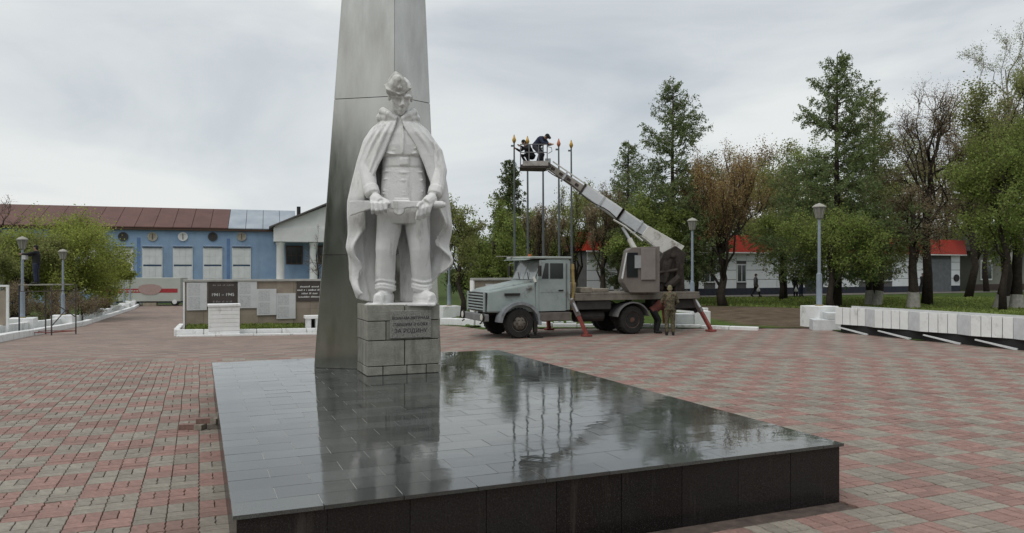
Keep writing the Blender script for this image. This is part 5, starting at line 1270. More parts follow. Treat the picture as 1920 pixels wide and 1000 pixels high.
# ================================================================ people
M_skin = mat('skin', (0.36, 0.22, 0.16), 0.6, var=.08)
M_shoe = mat('black_shoe', (.02, .019, .018), .6)
def camo_mat():
    m = bpy.data.materials.new('camouflage_cloth'); m.use_nodes = True; nt = m.node_tree; lk = nt.links.new; b = nt.nodes['Principled BSDF']; b.inputs['Roughness'].default_value = .9
    tc = nt.nodes.new('ShaderNodeTexCoord'); n = nt.nodes.new('ShaderNodeTexNoise'); n.inputs['Scale'].default_value = 9; n.inputs['Detail'].default_value = 2; lk(tc.outputs['Object'], n.inputs['Vector'])
    r = nt.nodes.new('ShaderNodeValToRGB'); r.color_ramp.interpolation = 'CONSTANT'; r.color_ramp.elements[0].color = (.045, .035, .022, 1); r.color_ramp.elements[1].position = .42; r.color_ramp.elements[1].color = (.105, .085, .05, 1)
    for p, c in ((.5, (.06, .062, .03, 1)), (.57, (.16, .13, .085, 1)), (.64, (.085, .05, .03, 1))):
        e_ = r.color_ramp.elements.new(p); e_.color = c
    lk(n.outputs['Fac'], r.inputs[0]); lk(r.outputs[0], b.inputs['Base Color']); return m
M_camo = camo_mat()
STAND = dict(pel=(0, 0, .95), chest=(0, 0, 1.32), neck=(0, .0, 1.48), head=(0, -.02, 1.62), shL=(-.18, 0, 1.41), elL=(-.25, .02, 1.14), wrL=(-.26, -.06, .90), shR=(.18, 0, 1.41), elR=(.25, .02, 1.14), wrR=(.26, -.06, .90),
             hpL=(-.095, 0, .92), knL=(-.10, -.02, .50), anL=(-.11, .02, .08), hpR=(.095, 0, .92), knR=(.10, -.02, .50), anR=(.11, .02, .08), toeL=(-.12, -.17, .03), toeR=(.12, -.17, .03))
def person(label, loc, rz, pose=None, top=None, legs=None, hair=None, cap=False, coat=0.0, group=None, vox=.016, shoes=M_shoe):
    J = {k: Vector(v) for k, v in {**STAND, **(pose or {})}.items()}
    p = thing('person', label, 'person', loc, rz, group)
    top = top or M_dark; legs = legs or top; hair = hair or mat('dark_hair', (.025, .02, .016), .8)
    up = (J['head'] - J['neck']).normalized()
    b = MB()                                   # the body: one continuous surface
    def limb(b, names, rad, n=10): b.tube([J[k] for k in names], rad, n)
    limb(b, ('pel', 'chest', 'neck'), [.135, .14, .06]); b.tube([J['neck'] - up * .06, J['head']], [.055, .055], 10)
    hm = up.to_track_quat('Z', 'Y').to_matrix()
    face = Vector((0, -1, 0)) if 'face' not in J else J['face']
    b.ball(J['head'] + up * .02, (.076, .092, .112), 14, hm); b.ball(J['head'] + up * -.045 + face * .018, (.058, .068, .07), 10, hm)
    b.tube([J['head'] + face * .085 + up * .02, J['head'] + face * .112 - up * .018], [.010, .017], 6)
    for s_ in (-1, 1):
        sd = face.cross(up).normalized() * s_
        b.ball(J['head'] + sd * .078, (.015, .024, .032), 8, hm); b.tube([J['head'] + sd * .012 + face * .085 + up * .032, J['head'] + sd * .05 + face * .074 + up * .03], [.012, .01], 6)
    b.tube([J['head'] + face * .078 - up * .06 + face.cross(up).normalized() * .022, J['head'] + face * .078 - up * .06 - face.cross(up).normalized() * .022], .009, 6)
    for s_ in 'LR':
        limb(b, ('sh' + s_, 'el' + s_, 'wr' + s_), [.052, .042, .03]); limb(b, ('hp' + s_, 'kn' + s_, 'an' + s_), [.085, .06, .042])
        b.tube([J['an' + s_] + Vector((0, .03, -.03)), J['toe' + s_]], [.04, .032], 8)
        w = J['wr' + s_]; d = (w - J['el' + s_]).normalized(); q = d.orthogonal().normalized()
        b.tube([w, w + d * .085], [.03, .036], 8)
        for k in range(4):
            o_ = w + d * .075 + q * ((k - 1.5) * .019); b.tube([o_, o_ + d * (.045 - abs(k - 1.3) * .006), o_ + d * (.075 - abs(k - 1.3) * .008) + face * .02], [.0095, .009, .008], 6)
        b.tube([w + d * .03 + q * .03, w + d * .06 + q * .052, w + d * .085 + q * .055], [.011, .010, .008], 6)
    remesh(b.build('body', M_skin, p), .011, 1)
    j = MB()                                   # jacket or coat
    j.tube([J['pel'] - (J['chest'] - J['pel']) * (.18 + coat), J['pel'], (J['pel'] + J['chest']) / 2, J['chest'], J['neck'] - up * .03], [.175 + coat * .1, .165, .165, .175, .075], 14)
    j.tube([J['shL'], J['neck'] * .35 + J['chest'] * .65, J['shR']], [.085, .14, .085], 10)
    for s_ in 'LR': j.tube([J['sh' + s_], J['el' + s_], J['wr' + s_]], [.078, .062, .046], 10); j.ball(J['sh' + s_], .082, 10)
    remesh(j.build('jacket', top, p), vox, 2)
    t = MB()
    t.tube([J['hpL'] + Vector((-.01, 0, .03)), J['hpR'] + Vector((.01, 0, .03))], [.115, .115], 10); t.ball(J['pel'] + Vector((0, .01, -.02)), (.165, .13, .12), 12)
    for s_ in 'LR': t.tube([J['hp' + s_], J['kn' + s_], J['an' + s_] - (J['an' + s_] - J['kn' + s_]).normalized() * .02], [.112, .080, .066], 12)
    remesh(t.build('trousers', legs, p), vox, 2)
    for s_ in 'LR':
        a, c = J['an' + s_], J['toe' + s_]
        f_ = MB(); dn = Vector((0, .045, -.035)); f_.tube([a + Vector((0, .0, .05)), a + Vector((0, .0, -.01))], [.052, .054], 8); f_.tube([a + dn, (a + c) / 2 + Vector((0, 0, -.01)), c], [.05, .052, .036], 10)
        remesh(f_.build('shoe', shoes, p), .012, 1)
    h_ = MB(); h_.ball(J['head'] + up * .045 - face * .012, (.086, .098, .10), 14, hm)
    if cap:
        h_.tube([J['head'] + up * .065 + face * .06, J['head'] + up * .055 + face * .15], [.06, .045], 8)
    else: h_.ball(J['head'] - face * .045, (.082, .06, .095), 12, hm)
    remesh(h_.build('cap' if cap else 'hair', hair, p), .012, 1)
    return p
M_navyc = mat('navy_workwear', (.022, .028, .055), .85, var=.25); M_blackc = mat('black_cloth', (.016, .016, .018), .9, var=.3); M_greyc = mat('grey_cloth', (.10, .10, .105), .9, var=.2)
M_whitec = mat('white_plastic', (.6, .6, .6), .5, var=.05); M_redc = mat('brick_red_cloth', (.16, .055, .045), .9, var=.2); M_knit = mat('olive_knit', (.16, .145, .08), .9, var=.3, scale=12)
# man in camouflage at the back of the lorry, turned away
cx, cd = at(1256, 26.0), 26.0
person('man in camouflage suit and knit cap standing behind the lorry rear wheel', (cx, cd, 0), R(172), dict(elL=(-.27, -.06, 1.16), wrL=(-.20, -.28, 1.05), elR=(.27, -.06, 1.16), wrR=(.20, -.28, 1.05), head=(0, -.05, 1.61)), M_camo, M_camo, M_knit)
# the other one, bent over in the lorry's shadow
cx, cd = at(1231, 26.9), 26.9
person('dark clothed worker stooping beside the lorry rear wheel', (cx, cd, 0), R(95), dict(pel=(0, .12, .82), chest=(0, -.16, 1.05), neck=(0, -.30, 1.13), head=(0, -.42, 1.17), face=(0, -.7, -.7), shL=(-.18, -.22, 1.10), shR=(.18, -.22, 1.10), elL=(-.22, -.34, .86), wrL=(-.16, -.46, .66), elR=(.22, -.34, .86), wrR=(.16, -.46, .66),
       hpL=(-.095, .12, .80), hpR=(.095, .12, .80), knL=(-.10, -.08, .46), knR=(.10, -.02, .46)), M_redc, M_blackc, M_blackc)
# two workers in the basket
fz = zz(312, 28.35) + .01
person('worker in navy jacket leaning forward at the right side of the lift basket', (at(1011, 28.25), 28.25, fz), R(60), dict(pel=(0, .14, .74), chest=(0, -.08, .95), neck=(0, -.21, 1.02), head=(0, -.31, 1.06), face=(0, -.75, -.65), shL=(-.18, -.14, 1.0), shR=(.18, -.14, 1.0), elL=(-.24, -.28, .80), wrL=(-.14, -.46, .78), elR=(.24, -.28, .80), wrR=(.12, -.46, .78),
       hpL=(-.095, .14, .72), hpR=(.095, .14, .72), knL=(-.10, -.10, .42), knR=(.10, -.10, .42)), M_navyc, mat('slate_trousers', (.045, .045, .055), .9), M_blackc, cap=True)
_c = person('worker in black crouching at the left side of the lift basket', (at(990, 28.4), 28.4, fz), R(-60), dict(pel=(0, .18, .42), chest=(0, .0, .70), neck=(0, -.12, .86), head=(0, -.20, .97), face=(0, -.9, -.4), shL=(-.18, -.05, .80), shR=(.18, -.05, .80), elL=(-.26, -.24, .66), wrL=(-.18, -.46, .72), elR=(.26, -.24, .66), wrR=(.18, -.46, .78),
       hpL=(-.10, .18, .40), hpR=(.10, .18, .40), knL=(-.16, -.22, .48), knR=(.16, -.22, .46), anL=(-.12, .02, .08), anR=(.12, .02, .08)), M_blackc, M_blackc, M_blackc); _c.scale = (.92, .92, .90)
# man on the scaffold, working at the lamp
mx, my = at(68, 33.6), 33.6
person('man in dark blue clothes standing on the scaffold and reaching to the lamp', (mx, my, sz + 2.27), R(-80), dict(elL=(-.2, -.28, 1.30), wrL=(-.14, -.52, 1.28), elR=(.2, -.28, 1.34), wrR=(.12, -.54, 1.34)), M_blackc, M_navyc, M_blackc)
tag(MB().box(-.09, .09, -.09, .09, -.12, .12).build('white_box', M_whitec, loc=(mx - .50, my + .0, sz + 2.27 + 1.22), bevel=.02), 'small white box held at the left lamp post by the scaffold man', 'box')
# walkers on the path before the shop
def bag(label, x, y, z, s_=.9):
    b = MB(); b.lathe([(.02, .40), (.06, .34), (.13, .2), (.16, .06), (.10, 0)], 10, (0, 0, 0)); b.tube([(-.03, 0, .38), (-.05, 0, .5), (.05, 0, .5), (.03, 0, .38)], .012, 5)
    o_ = b.build('carrier_bag', M_whitec, loc=(x, y, z), smooth=True); o_.scale = (s_, s_ * .6, s_); return tag(o_, label, 'bag')
WALK = dict(knL=(-.1, -.2, .50), anL=(-.1, -.26, .09), toeL=(-.1, -.45, .06), knR=(.1, .06, .48), anR=(.1, .30, .14), toeR=(.1, .14, .03), elL=(-.24, .10, 1.14), wrL=(-.24, .06, .90), elR=(.24, -.06, 1.14), wrR=(.24, -.2, .92))
def pz(x, y): return lz(x, y) + .035
for lab, px, d, rz, t_, l_, h_, cp_ in (('walker in a grey top by the left shop wall', 1417, 56.5, R(88), M_greyc, M_blackc, None, False),
                                     ('person in dark coat and white cap before the shop door', 1492, 56.5, R(10), M_blackc, M_blackc, M_whitec, True),
                                     ('person in dark coat right of the white capped one', 1502, 57.2, R(25), M_blackc, M_navyc, None, False),
                                     ('person in black walking past the whitewashed tree by the shutter', 1730, 62.5, R(-70), M_blackc, M_blackc, None, False)):
    x = at(px, d); person(lab, (x, d, pz(x, d)), rz, WALK if rz > R(40) or rz < 0 else None, t_, l_, h_, cp_, .05, vox=.02)
for lab, px, d in (('white carrier bag held by the walker in grey', 1422, 56.3), ('white carrier bag of the white capped person', 1492.5, 56.2), ('white carrier bag of the person by the shutter', 1736, 62.3)):
    x = at(px, d); bag(lab, x, d, pz(x, d) + .38)
# ================================================================ trees
def bark(nm, c): return mat(nm, c, .95, var=.3, scale=6, bump=.6, bscale=18, spec=.1)
M_bark = bark('grey_bark', (.075, .062, .05)); M_barkd = bark('dark_bark', (.045, .036, .03)); M_twig = mat('brown_twigs', (.12, .088, .06), .9, var=.25)
M_birch = mat('birch_bark', (.38, .37, .34), .85, col2=(.10, .09, .08), scale=4, streak=(1, 1, .4))
def leafm(nm, c, isl=.35): return mat(nm, c, .75, var=.25, scale=.8, island=isl, translucent=.5, spec=.2)
M_larch = leafm('larch_needles', (.18, .23, .095)); M_green = leafm('spring_leaves', (.235, .29, .082)); M_olive = leafm('olive_leaves', (.255, .275, .10)); M_bud = leafm('brown_buds', (.40, .295, .135)); M_dullb = leafm('dull_brown_buds', (.28, .225, .14))
M_yel = leafm('yellow_green_leaves', (.31, .35, .085)); M_dg = leafm('dark_leaves', (.12, .155, .06))
def leaves(name, pts, size, m, parent, seed, elong=1.6, vert=0.0):
    r = np.random.default_rng(seed); n = len(pts)
    d = r.normal(size=(n, 3)); d[:, 2] += vert; d /= np.linalg.norm(d, axis=1)[:, None]
    e = r.normal(size=(n, 3)); e -= d * (e * d).sum(1)[:, None]; e /= np.linalg.norm(e, axis=1)[:, None]
    s = size * r.uniform(.55, 1.35, n)[:, None]; P_ = np.asarray(pts, float)
    V = np.stack([P_ - d * s * elong * .5, P_ + e * s * .5, P_ + d * s * elong * .5, P_ - e * s * .5], 1).reshape(-1, 3)
    Fq = np.arange(4 * n).reshape(n, 4)
    return np_mesh(name, V, Fq, [m], parent)
def curve(a, c, rnd, k=4, wob=.08, sag=0.0):
    a, c = Vector(a), Vector(c); L_ = (c - a).length; out = []
    for i in range(k + 1):
        t = i / k; p = a.lerp(c, t)
        if 0 < i < k: p += Vector((rnd.gauss(0, wob), rnd.gauss(0, wob), rnd.gauss(0, wob * .6))) * L_
        p.z -= sag * L_ * math.sin(math.pi * t)
        out.append(p)
    return out
def pick(path, t):
    x = t * (len(path) - 1); i = min(int(x), len(path) - 2); return path[i].lerp(path[i + 1], x - i)
def wash_sleeve(root, tp, tr, h_):
    f_ = min(1.0, (h_ + .1) / max(.3, tp[1].z + .1)); e_ = tp[0].lerp(tp[1], f_)
    MB().tube([tp[0], tp[0].lerp(e_, .5), e_], [tr * 1.35 + .03, tr * (1.35 - .175 * f_) + .02, tr * (1.35 - .35 * f_) + .015], 12).build('whitewash', mat('tree_whitewash', (.36, .34, .31), .9, var=.2, scale=6), root)
def whitewash(root, r0, h_=1.1, off=(0, 0)):
    MB().tube([(off[0], off[1], -.05), (off[0], off[1], .25), (off[0], off[1], h_)], [r0 * 1.5, r0 * 1.12, r0 * 1.03], 12).build('whitewash', mat('tree_whitewash', (.36, .34, .31), .9, var=.2, scale=6), root)
LEAFK, LEAFS = 1.6, .70
def tree(label, px, d, top_py, crown_px, fork=.25, limbs=9, sub=7, twigs=6, nleaf=9000, lsize=.13, lm=None, tr=.22, seed=1, upness=.5, bk=None, z=None, wash=0.0, squash=1.0, lean=0.0, crown_bottom=None, broom=0.0, group='trees round the square', stems=1, name='tree', twig_m=None, spread=.30, ymul=1.0):
    rnd = random.Random(seed); x = at(px, d); z = (lz(x, d) if x > -1 else gz(x, d)) if z is None else z
    root = thing(name, label, 'tree', (x, d, z - .03), 0, group)
    Ht = (zz(top_py, d) - z) * .90; Rr = crown_px / 2 / F * d * .88
    zb_ = Ht * fork if crown_bottom is None else crown_bottom; cc = Vector((lean, 0, (zb_ + Ht) / 2)); hr = (Ht - zb_) / 2
    T = MB(); TW = MB(); pts = []
    for s_ in range(stems):
        a0 = rnd.uniform(0, 6.28); o = Vector((math.cos(a0), math.sin(a0), 0)) * (0 if stems == 1 else tr * 1.6)
        tp = curve(o + Vector((0, 0, -.1)), Vector((lean * .6, 0, zb_ + hr * (1.25 - broom * .9))) + o * 2.5, rnd, 5, .02)
        T.tube(tp, [tr * 1.35, tr * 1.0, tr * .85, tr * .7, tr * .5, tr * .22], 10)
        if wash: wash_sleeve(root, tp, tr, wash)
        for l_ in range(limbs // stems):
            t0 = rnd.uniform(max(.15, fork * .9), .95); a = pick(tp, t0); an = 2.4 * l_ + rnd.uniform(-.4, .4) + s_
            rz_ = rnd.uniform(-.75, .95) if not broom else rnd.uniform(.1, .95)
            rr = Rr * math.sqrt(max(.05, 1 - rz_ * rz_)) * rnd.uniform(.62, 1.0)
            e_ = Vector((math.cos(an) * rr, math.sin(an) * rr * ymul, cc.z + rz_ * hr * rnd.uniform(.85, 1.0))) + Vector((lean, 0, 0))
            if e_.z < a.z and upness > .2: e_.z = a.z + rnd.uniform(0, .3) * hr
            lp = curve(a, e_, rnd, 5, .05, -.08 * upness); r0 = tr * rnd.uniform(.28, .42)
            T.tube(lp, [r0, r0 * .8, r0 * .6, r0 * .42, r0 * .28, r0 * .12], 6)
            for q in range(sub):
                b0 = pick(lp, rnd.uniform(.3, 1)); Ls = Rr * rnd.uniform(.22, .55)
                dv = Vector((rnd.gauss(0, .7), rnd.gauss(0, .7), rnd.gauss(upness, .5))) + (b0 - cc).normalized() * .7
                if broom: dv = Vector((dv.x * .4, dv.y * .4, 1.0 + broom)); Ls *= 1.25
                sp = curve(b0, b0 + dv.normalized() * Ls, rnd, 3, .07, -.05); T.tube(sp, [r0 * .3, r0 * .22, r0 * .15, r0 * .06], 4, cap=False)
                for w in range(twigs + (1 if d < 60 else -1)):
                    c0 = pick(sp, rnd.uniform(.15, 1)); Lt = Rr * rnd.uniform(.10, .26)
                    dt = Vector((rnd.gauss(0, .8), rnd.gauss(0, .8), rnd.gauss(upness * .7, .6))) + dv.normalized() * .7
                    if broom: dt = Vector((dt.x * .5, dt.y * .5, 1.3))
                    tw = curve(c0, c0 + dt.normalized() * Lt, rnd, 2, .08); TW.tube(tw, [.011, .008, .004] if d > 25 else [.008, .005, .003], 3, cap=False)
                    pts.append((tw[0], tw[-1]))
    T.build('trunk', bk or M_bark, root, smooth=True)
    tag(TW.build('twigs', twig_m or M_twig, root), kind='stuff')
    nleaf = int(nleaf * LEAFK); lsize = lsize * LEAFS; r = np.random.default_rng(seed); idx = r.integers(0, len(pts), nleaf); t = r.uniform(0, 1.05, nleaf)[:, None]
    A_ = np.array([tuple(p[0]) for p in pts])[idx]; B_ = np.array([tuple(p[1]) for p in pts])[idx]
    Q = A_ + (B_ - A_) * t + r.normal(size=(nleaf, 3)) * (Rr * spread * .25)
    leaves('crown', Q, lsize, lm or M_green, root, seed)
    return root
def larch(label, px, d, top_py, wid_px, seed=1, nleaf=15000, lsize=.10, z=None, fork=.12, lm=None, gap=1.0, tr=.17, group='larches beside the shop', wash=0):
    rnd = random.Random(seed); x = at(px, d); z = (lz(x, d) if x > -1 else gz(x, d)) if z is None else z
    root = thing('larch_tree', label, 'tree', (x, d, z - .03), 0, group); Ht = zz(top_py, d) - z; Rr = wid_px / 2 / F * d
    T = MB(); TW = MB(); seg = []
    T.tube([(0, 0, -.1), (.03, 0, Ht * .3), (-.04, .02, Ht * .6), (0, 0, Ht)], [tr * 1.3, tr, tr * .6, .02], 10)
    hgt = Ht * fork; 
    while hgt < Ht * .985:
        f_ = (hgt / Ht - fork) / (1 - fork)
        prof = (1 - f_) ** .72 * (.6 + .4 * min(1, f_ / .16)) if f_ > 0 else .5
        for k in range(rnd.choice((2, 3, 3))):
            an = rnd.uniform(0, 6.28); Lb = Rr * prof * rnd.choice((rnd.uniform(.65, 1.0), rnd.uniform(.9, 1.2))) + .15
            rise = .1 + .55 * f_ if f_ > .6 else rnd.uniform(-.15, .25)
            a = Vector((0, 0, hgt)); e_ = a + Vector((math.cos(an), math.sin(an), rise)) * Lb
            bp = curve(a, e_, rnd, 4, .03, .07); bp[-1].z += Lb * .07; r0 = .012 + .02 * Lb / Rr * (tr / .17)
            T.tube(bp, [r0, r0 * .8, r0 * .6, r0 * .4, r0 * .2], 5, cap=False)
            nt_ = int(5 + 13 * Lb / Rr * 1.2)
            for q in range(nt_):
                t0 = rnd.uniform(.18, 1); c0 = pick(bp, t0); dirb = (e_ - a).normalized(); sd = Vector((-dirb.y, dirb.x, 0)).normalized() * rnd.choice((-1, 1))
                Lt = Lb * rnd.uniform(.14, .34) * (1.15 - .5 * t0) + .12
                dv = (dirb * rnd.uniform(.3, .9) + sd * rnd.uniform(.3, 1.0) + Vector((0, 0, rnd.uniform(-1.0, .05))))
                tw = curve(c0, c0 + dv.normalized() * Lt, rnd, 2, .05, .06); TW.tube(tw, [.010, .007, .004], 3, cap=False)
                seg.append((tw[0], tw[-1], Lt))
            seg.append((bp[1], bp[-1], Lb * .8))
        hgt += Ht * rnd.uniform(.008, .016) * gap
    T.build('trunk', M_barkd, root, smooth=True); tag(TW.build('twigs', M_twig, root), kind='stuff')
    nleaf = int(nleaf * 2.0); lsize = lsize * .84; r = np.random.default_rng(seed); w = np.array([s_[2] for s_ in seg]); idx = r.choice(len(seg), nleaf, p=w / w.sum()); t = r.uniform(0, 1.05, nleaf)[:, None]
    A_ = np.array([tuple(p[0]) for p in seg])[idx]; B_ = np.array([tuple(p[1]) for p in seg])[idx]
    Q = A_ + (B_ - A_) * t + r.normal(size=(nleaf, 3)) * np.array([.045, .045, .05]); Q[:, 2] -= np.abs(r.normal(size=nleaf)) * .05
    leaves('crown', Q, lsize, lm or M_larch, root, seed, 1.5)
    if wash: whitewash(root, tr * 1.15, wash)
    return root
# ---- right side, from left to right
larch('tall larch rising behind the lift lorry boom base', 1262, 46, 148, 250, 3, 36000, .08)
larch('small slender larch tip left of the tall larch behind the boom', 1178, 50, 262, 140, 5, 11000, .09)
larch('tallest larch with a pointed top behind the tall lamp post', 1570, 44, 100, 310, 8, 48000, .08, tr=.2)
larch('broad dull larch leaning to the right of the tallest larch', 1640, 50, 165, 200, 21, 16000, .085, lm=M_olive)
tree('round brown budded tree left of the shop with a forked trunk', 1356, 44, 285, 200, .20, 16, 13, 10, 15000, .07, M_bud, .24, 11, .6, M_barkd, broom=.8, wash=.0, name='lime_tree', crown_bottom=2.9, twig_m=mat('reddish_twigs', (.17, .105, .055), .9, var=.2))
tree('brown bare looking tree right of the tallest larch', 1738, 46, 130, 220, .24, 17, 11, 8, 6500, .07, M_dullb, .26, 13, .5, M_barkd, name='bare_tree', lean=.2, crown_bottom=3.4)
tree('whitewashed forked tree in front of the shop shutter', 1712, 42, 330, 150, .30, 8, 7, 6, 3500, .08, M_dullb, .26, 14, .5, M_barkd, wash=.95, name='linden_tree', crown_bottom=3.0)
tree('green tree with two trunks beside the shop windows', 1632, 45, 330, 170, .25, 10, 8, 6, 8000, .11, M_olive, .2, 15, .4, M_barkd, wash=.9, stems=2, name='elm_tree', lean=-.3, crown_bottom=3.2)
tree('low green tree directly behind the tall lamp post', 1558, 40, 400, 200, .28, 9, 8, 6, 9000, .10, M_green, .17, 16, .35, M_barkd, wash=0, name='maple_tree', crown_bottom=2.9)
tree('big leafy tree at the right edge with whitewashed trunk', 1888, 42, 70, 230, .22, 18, 10, 7, 20000, .12, M_olive, .27, 17, .4, M_barkd, wash=.8, stems=2, name='maple_tree', lean=.3, crown_bottom=3.4)
tree('bright green low tree at the right edge before the old house', 1880, 39, 200, 220, .25, 12, 8, 6, 13000, .11, M_green, .16, 18, .3, M_barkd, name='maple_tree', crown_bottom=3.0)
tree('tall thin birch at the upper right corner', 1885, 60, -40, 150, .45, 16, 8, 6, 6000, .09, M_olive, .2, 19, .5, M_birch, name='birch_tree')
tree('olive tree between the brown lime and the tallest larch', 1470, 54, 235, 190, .2, 12, 8, 6, 12000, .13, M_olive, .2, 20, .4, M_barkd, name='willow_tree', crown_bottom=3.0)
tree('low green tree in front of the shop wall middle', 1465, 52, 395, 130, .3, 8, 7, 6, 6000, .10, M_green, .14, 31, .3, M_barkd, name='maple_tree', crown_bottom=3.0)
tree('far hazy tree between the two tall larches', 1390, 75, 245, 190, .2, 12, 8, 6, 10000, .16, M_dullb, .25, 22, .5, M_barkd, name='willow_tree')
tree('brown tree right of the bare looking tree', 1815, 56, 105, 200, .2, 17, 9, 7, 10000, .11, M_dullb, .24, 23, .5, M_barkd, name='willow_tree')
tree('green tree below the tall larch behind the boom', 1215, 44, 345, 150, .2, 11, 8, 6, 11000, .11, M_green, .16, 24, .4, M_barkd, name='maple_tree')
tree('olive green tree right of the lift ram behind the booth', 1300, 52, 330, 140, .2, 11, 8, 6, 10000, .12, M_dg, .16, 25, .4, M_barkd, name='maple_tree')
# a looser row beyond the shop that closes the gaps
for i, (px, d, ty, w_, m, sd, lab) in enumerate(((1105, 78, 335, 150, M_olive, 71, 'far olive tree seen over the boom middle'), (1335, 80, 285, 170, M_green, 72, 'far green tree right of the tall larch crown'), (1440, 82, 268, 150, M_olive, 73, 'far olive tree above the shop roof'), (1520, 78, 240, 170, M_green, 74, 'far green tree left of the tallest larch'), (1675, 76, 215, 170, M_olive, 75, 'far olive tree right of the dull larch'), (1770, 74, 190, 190, M_olive, 76, 'far olive tree behind the brown trees'), (1850, 70, 150, 190, M_green, 77, 'far green tree behind the right edge maples'), (1225, 80, 330, 140, M_green, 78, 'far green tree left of the tall larch trunk'))):
    tree(lab, px, d, ty, w_, .15, 13, 8, 5, 8000, .17, m, .2, sd, .4, M_barkd, name='ash_tree', group='far trees beyond the shop', crown_bottom=3.5)
# behind the flagpoles
for i, (px, d, ty, w_, m, sd, lab) in enumerate(((1015, 48, 365, 110, M_dullb, 41, 'brown pollard tree between the first flagpoles'), (1075, 50, 350, 120, M_olive, 42, 'olive pollard tree right of the rightmost flagpole'), (1130, 47, 345, 110, M_dullb, 43, 'brown pollard tree under the middle of the boom'), (1160, 55, 330, 120, M_olive, 44, 'olive tree behind the upper booth'))):
    tree(lab, px, d, ty, w_, .28, 10, 9, 8, 6500, .08, m, .2, sd, .6, M_barkd, broom=.6, name='lime_tree', group='pollards behind the flagpoles', wash=.7)
# left of the flagpoles
larch('dark conical tree rising behind the leftmost flagpole', 955, 62, 298, 105, 51, 12000, .13, lm=M_dg, gap=.8, group='trees left of the flagpoles')
tree('dense green tree above the lorry bonnet', 925, 47, 372, 150, .12, 14, 9, 7, 15000, .12, M_green, .2, 52, .3, M_barkd, name='maple_tree', group='trees left of the flagpoles', crown_bottom=.9)
tree('thin crooked tree with sparse leaves beside the statue', 868, 42, 345, 120, .25, 11, 8, 6, 5000, .10, M_olive, .14, 53, .4, M_barkd, name='apple_tree', group='trees left of the flagpoles', lean=-.3)
tree('low dark green tree right of the lamp by the statue', 880, 55, 420, 110, .1, 12, 8, 6, 12000, .13, M_dg, .16, 54, .3, M_barkd, name='maple_tree', group='trees left of the flagpoles', crown_bottom=.8)
tree('broad green tree behind the cab roof', 990, 58, 385, 130, .1, 12, 8, 6, 12000, .14, M_green, .18, 55, .3, M_barkd, name='maple_tree', group='trees left of the flagpoles', crown_bottom=.7)
# far left shrubs
tree('broad yellow green tree behind the second left lamp post', 116, 56, 388, 245, .1, 21, 11, 7, 34000, .13, M_yel, .18, 61, .25, M_barkd, name='willow_shrub', group='trees on the far left', crown_bottom=.8, stems=3)
tree('darker green tree at the far left edge', 35, 52, 405, 170, .1, 13, 9, 7, 16000, .12, M_olive, .18, 62, .3, M_barkd, name='willow_shrub', group='trees on the far left', crown_bottom=.7, stems=3)
tree('green shrub beside the blue wall at the left', 200, 70, 450, 90, .1, 10, 8, 6, 9000, .14, M_yel, .14, 63, .3, M_barkd, name='willow_shrub', group='trees on the far left', crown_bottom=.8, stems=3)
tree('bare thin tree top at the far left edge above the roof', -5, 60, 312, 110, .35, 10, 8, 6, 400, .06, M_dullb, .14, 64, .5, M_barkd, name='bare_tree', group='trees on the far left')
for i, (px, d, ty, w_, sd, lab) in enumerate(((150, 52, 548, 90, 65, 'dark brown leafless shrub between the left lamp posts'), (90, 46, 545, 110, 66, 'dark brown leafless shrub behind the scaffold'), (20, 44, 530, 110, 67, 'dark brown leafless shrub by the notice stand'), (185, 64, 555, 60, 68, 'small brown shrub beside the third left lamp post'))):
    tree(lab, px, d, ty, w_, .05, 14, 9, 7, 2500, .07, M_dullb, .05, sd, .7, M_barkd, name='shrub', group='leafless shrubs on the left', crown_bottom=.2, stems=4, twig_m=M_twig)
tree('small bare tree before the white gable left of the obelisk', 596, 70, 395, 60, .3, 9, 8, 6, 200, .05, M_dullb, .1, 69, .6, M_barkd, name='bare_tree', group='trees on the far left')
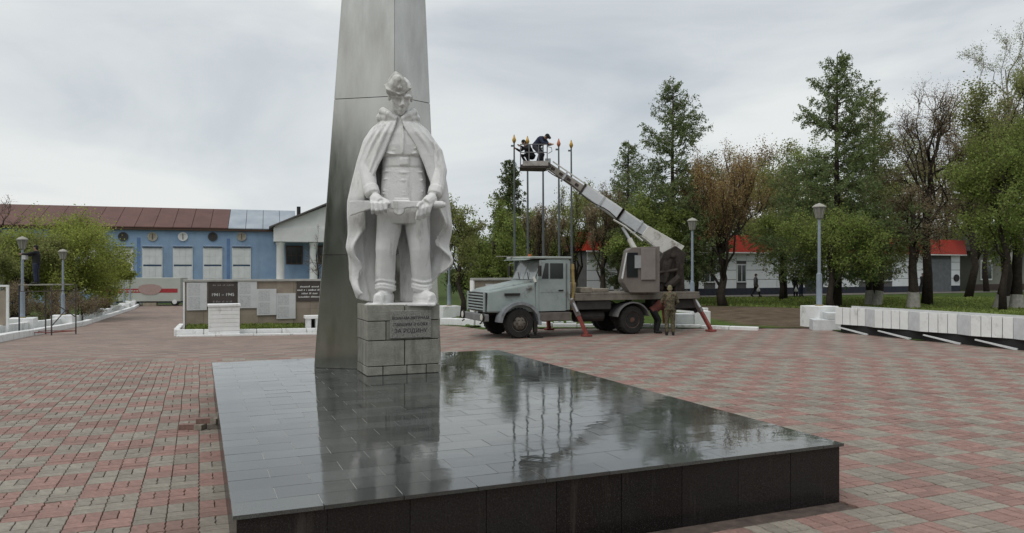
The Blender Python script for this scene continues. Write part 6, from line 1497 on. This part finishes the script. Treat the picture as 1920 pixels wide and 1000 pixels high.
# grass tufts on the lawn and in the bed
r = np.random.default_rng(5); n = 26000
gx = r.uniform(8, 46, n); gy = r.uniform(29.5, 56, n)
keep = (np.abs(gx) < gy * .75) & (((gx - 11.7) / 3.2) ** 2 + ((gy - 36) / 8) ** 2 > 1) & (gx > 10.5 + 0 * gy)
gx, gy = gx[keep], gy[keep]; gzz = np.array([lz(a, c) for a, c in zip(gx, gy)])
tag(leaves('grass', np.stack([gx, gy, gzz + .04], 1), .10, M_green, None, 6, 1.4, 2.0), 'short spring grass on the lawn behind the planters', 'grass', kind='stuff')
n = 3500; uu, vv = r.uniform(.05, 10.3, n), r.uniform(.2, 1.8, n); q = np.array([(*bed_pt(a, c), gz(*bed_pt(a, c)) + .10 + .19 * c) for a, c in zip(uu, vv)])
tag(leaves('grass', q, .10, M_green, None, 7, 1.6, 2.0), 'grass in the bed before the left memorial wall', 'grass', kind='stuff')
# unseen trees added behind the photographer, to darken the reflection in the obelisk steel
src = [o for o in COL.objects if o.get('label') in ('olive tree between the brown lime and the tallest larch', 'green tree below the tall larch behind the boom', 'dense green tree above the lorry bonnet')]
Vs, Fs_, off = [], [], 0
rw = random.Random(77)
for i in range(26):
    x, y = -46 + i * 3.6 + rw.uniform(-1, 1), -20 - (i % 3) * 4 + rw.uniform(-1, 1) + (0 if i < 20 else (i - 19) * 2.5)
    for ch in src[i % 3].children:
        if ch.name.startswith(('crown', 'twigs')): me = ch.data
        else: continue
        if not ch.name.startswith('crown'): continue
        co = np.empty(len(me.vertices) * 3, np.float32); me.vertices.foreach_get('co', co); co = co.reshape(-1, 3)
        k = (len(co) // 4 // 5) * 4; co = co[:k]; a = i * 1.3; c_, s_ = math.cos(a), math.sin(a); sc_ = 1.25
        cen = co.reshape(-1, 4, 3).mean(1); co = ((co.reshape(-1, 4, 3) - cen[:, None]) * 4.0 + cen[:, None]).reshape(-1, 3)
        q = np.stack([(co[:, 0] * c_ - co[:, 1] * s_) * sc_ + x, (co[:, 0] * s_ + co[:, 1] * c_) * sc_ + y, co[:, 2] * sc_], 1)
        Vs.append(q); Fs_.append(np.arange(len(q)).reshape(-1, 4) + off); off += len(q)
tag(np_mesh('added_wood', np.concatenate(Vs), np.concatenate(Fs_), [M_dg]), 'unseen row of trees added behind the photographer to darken the obelisk', 'added_wood', kind='stuff')
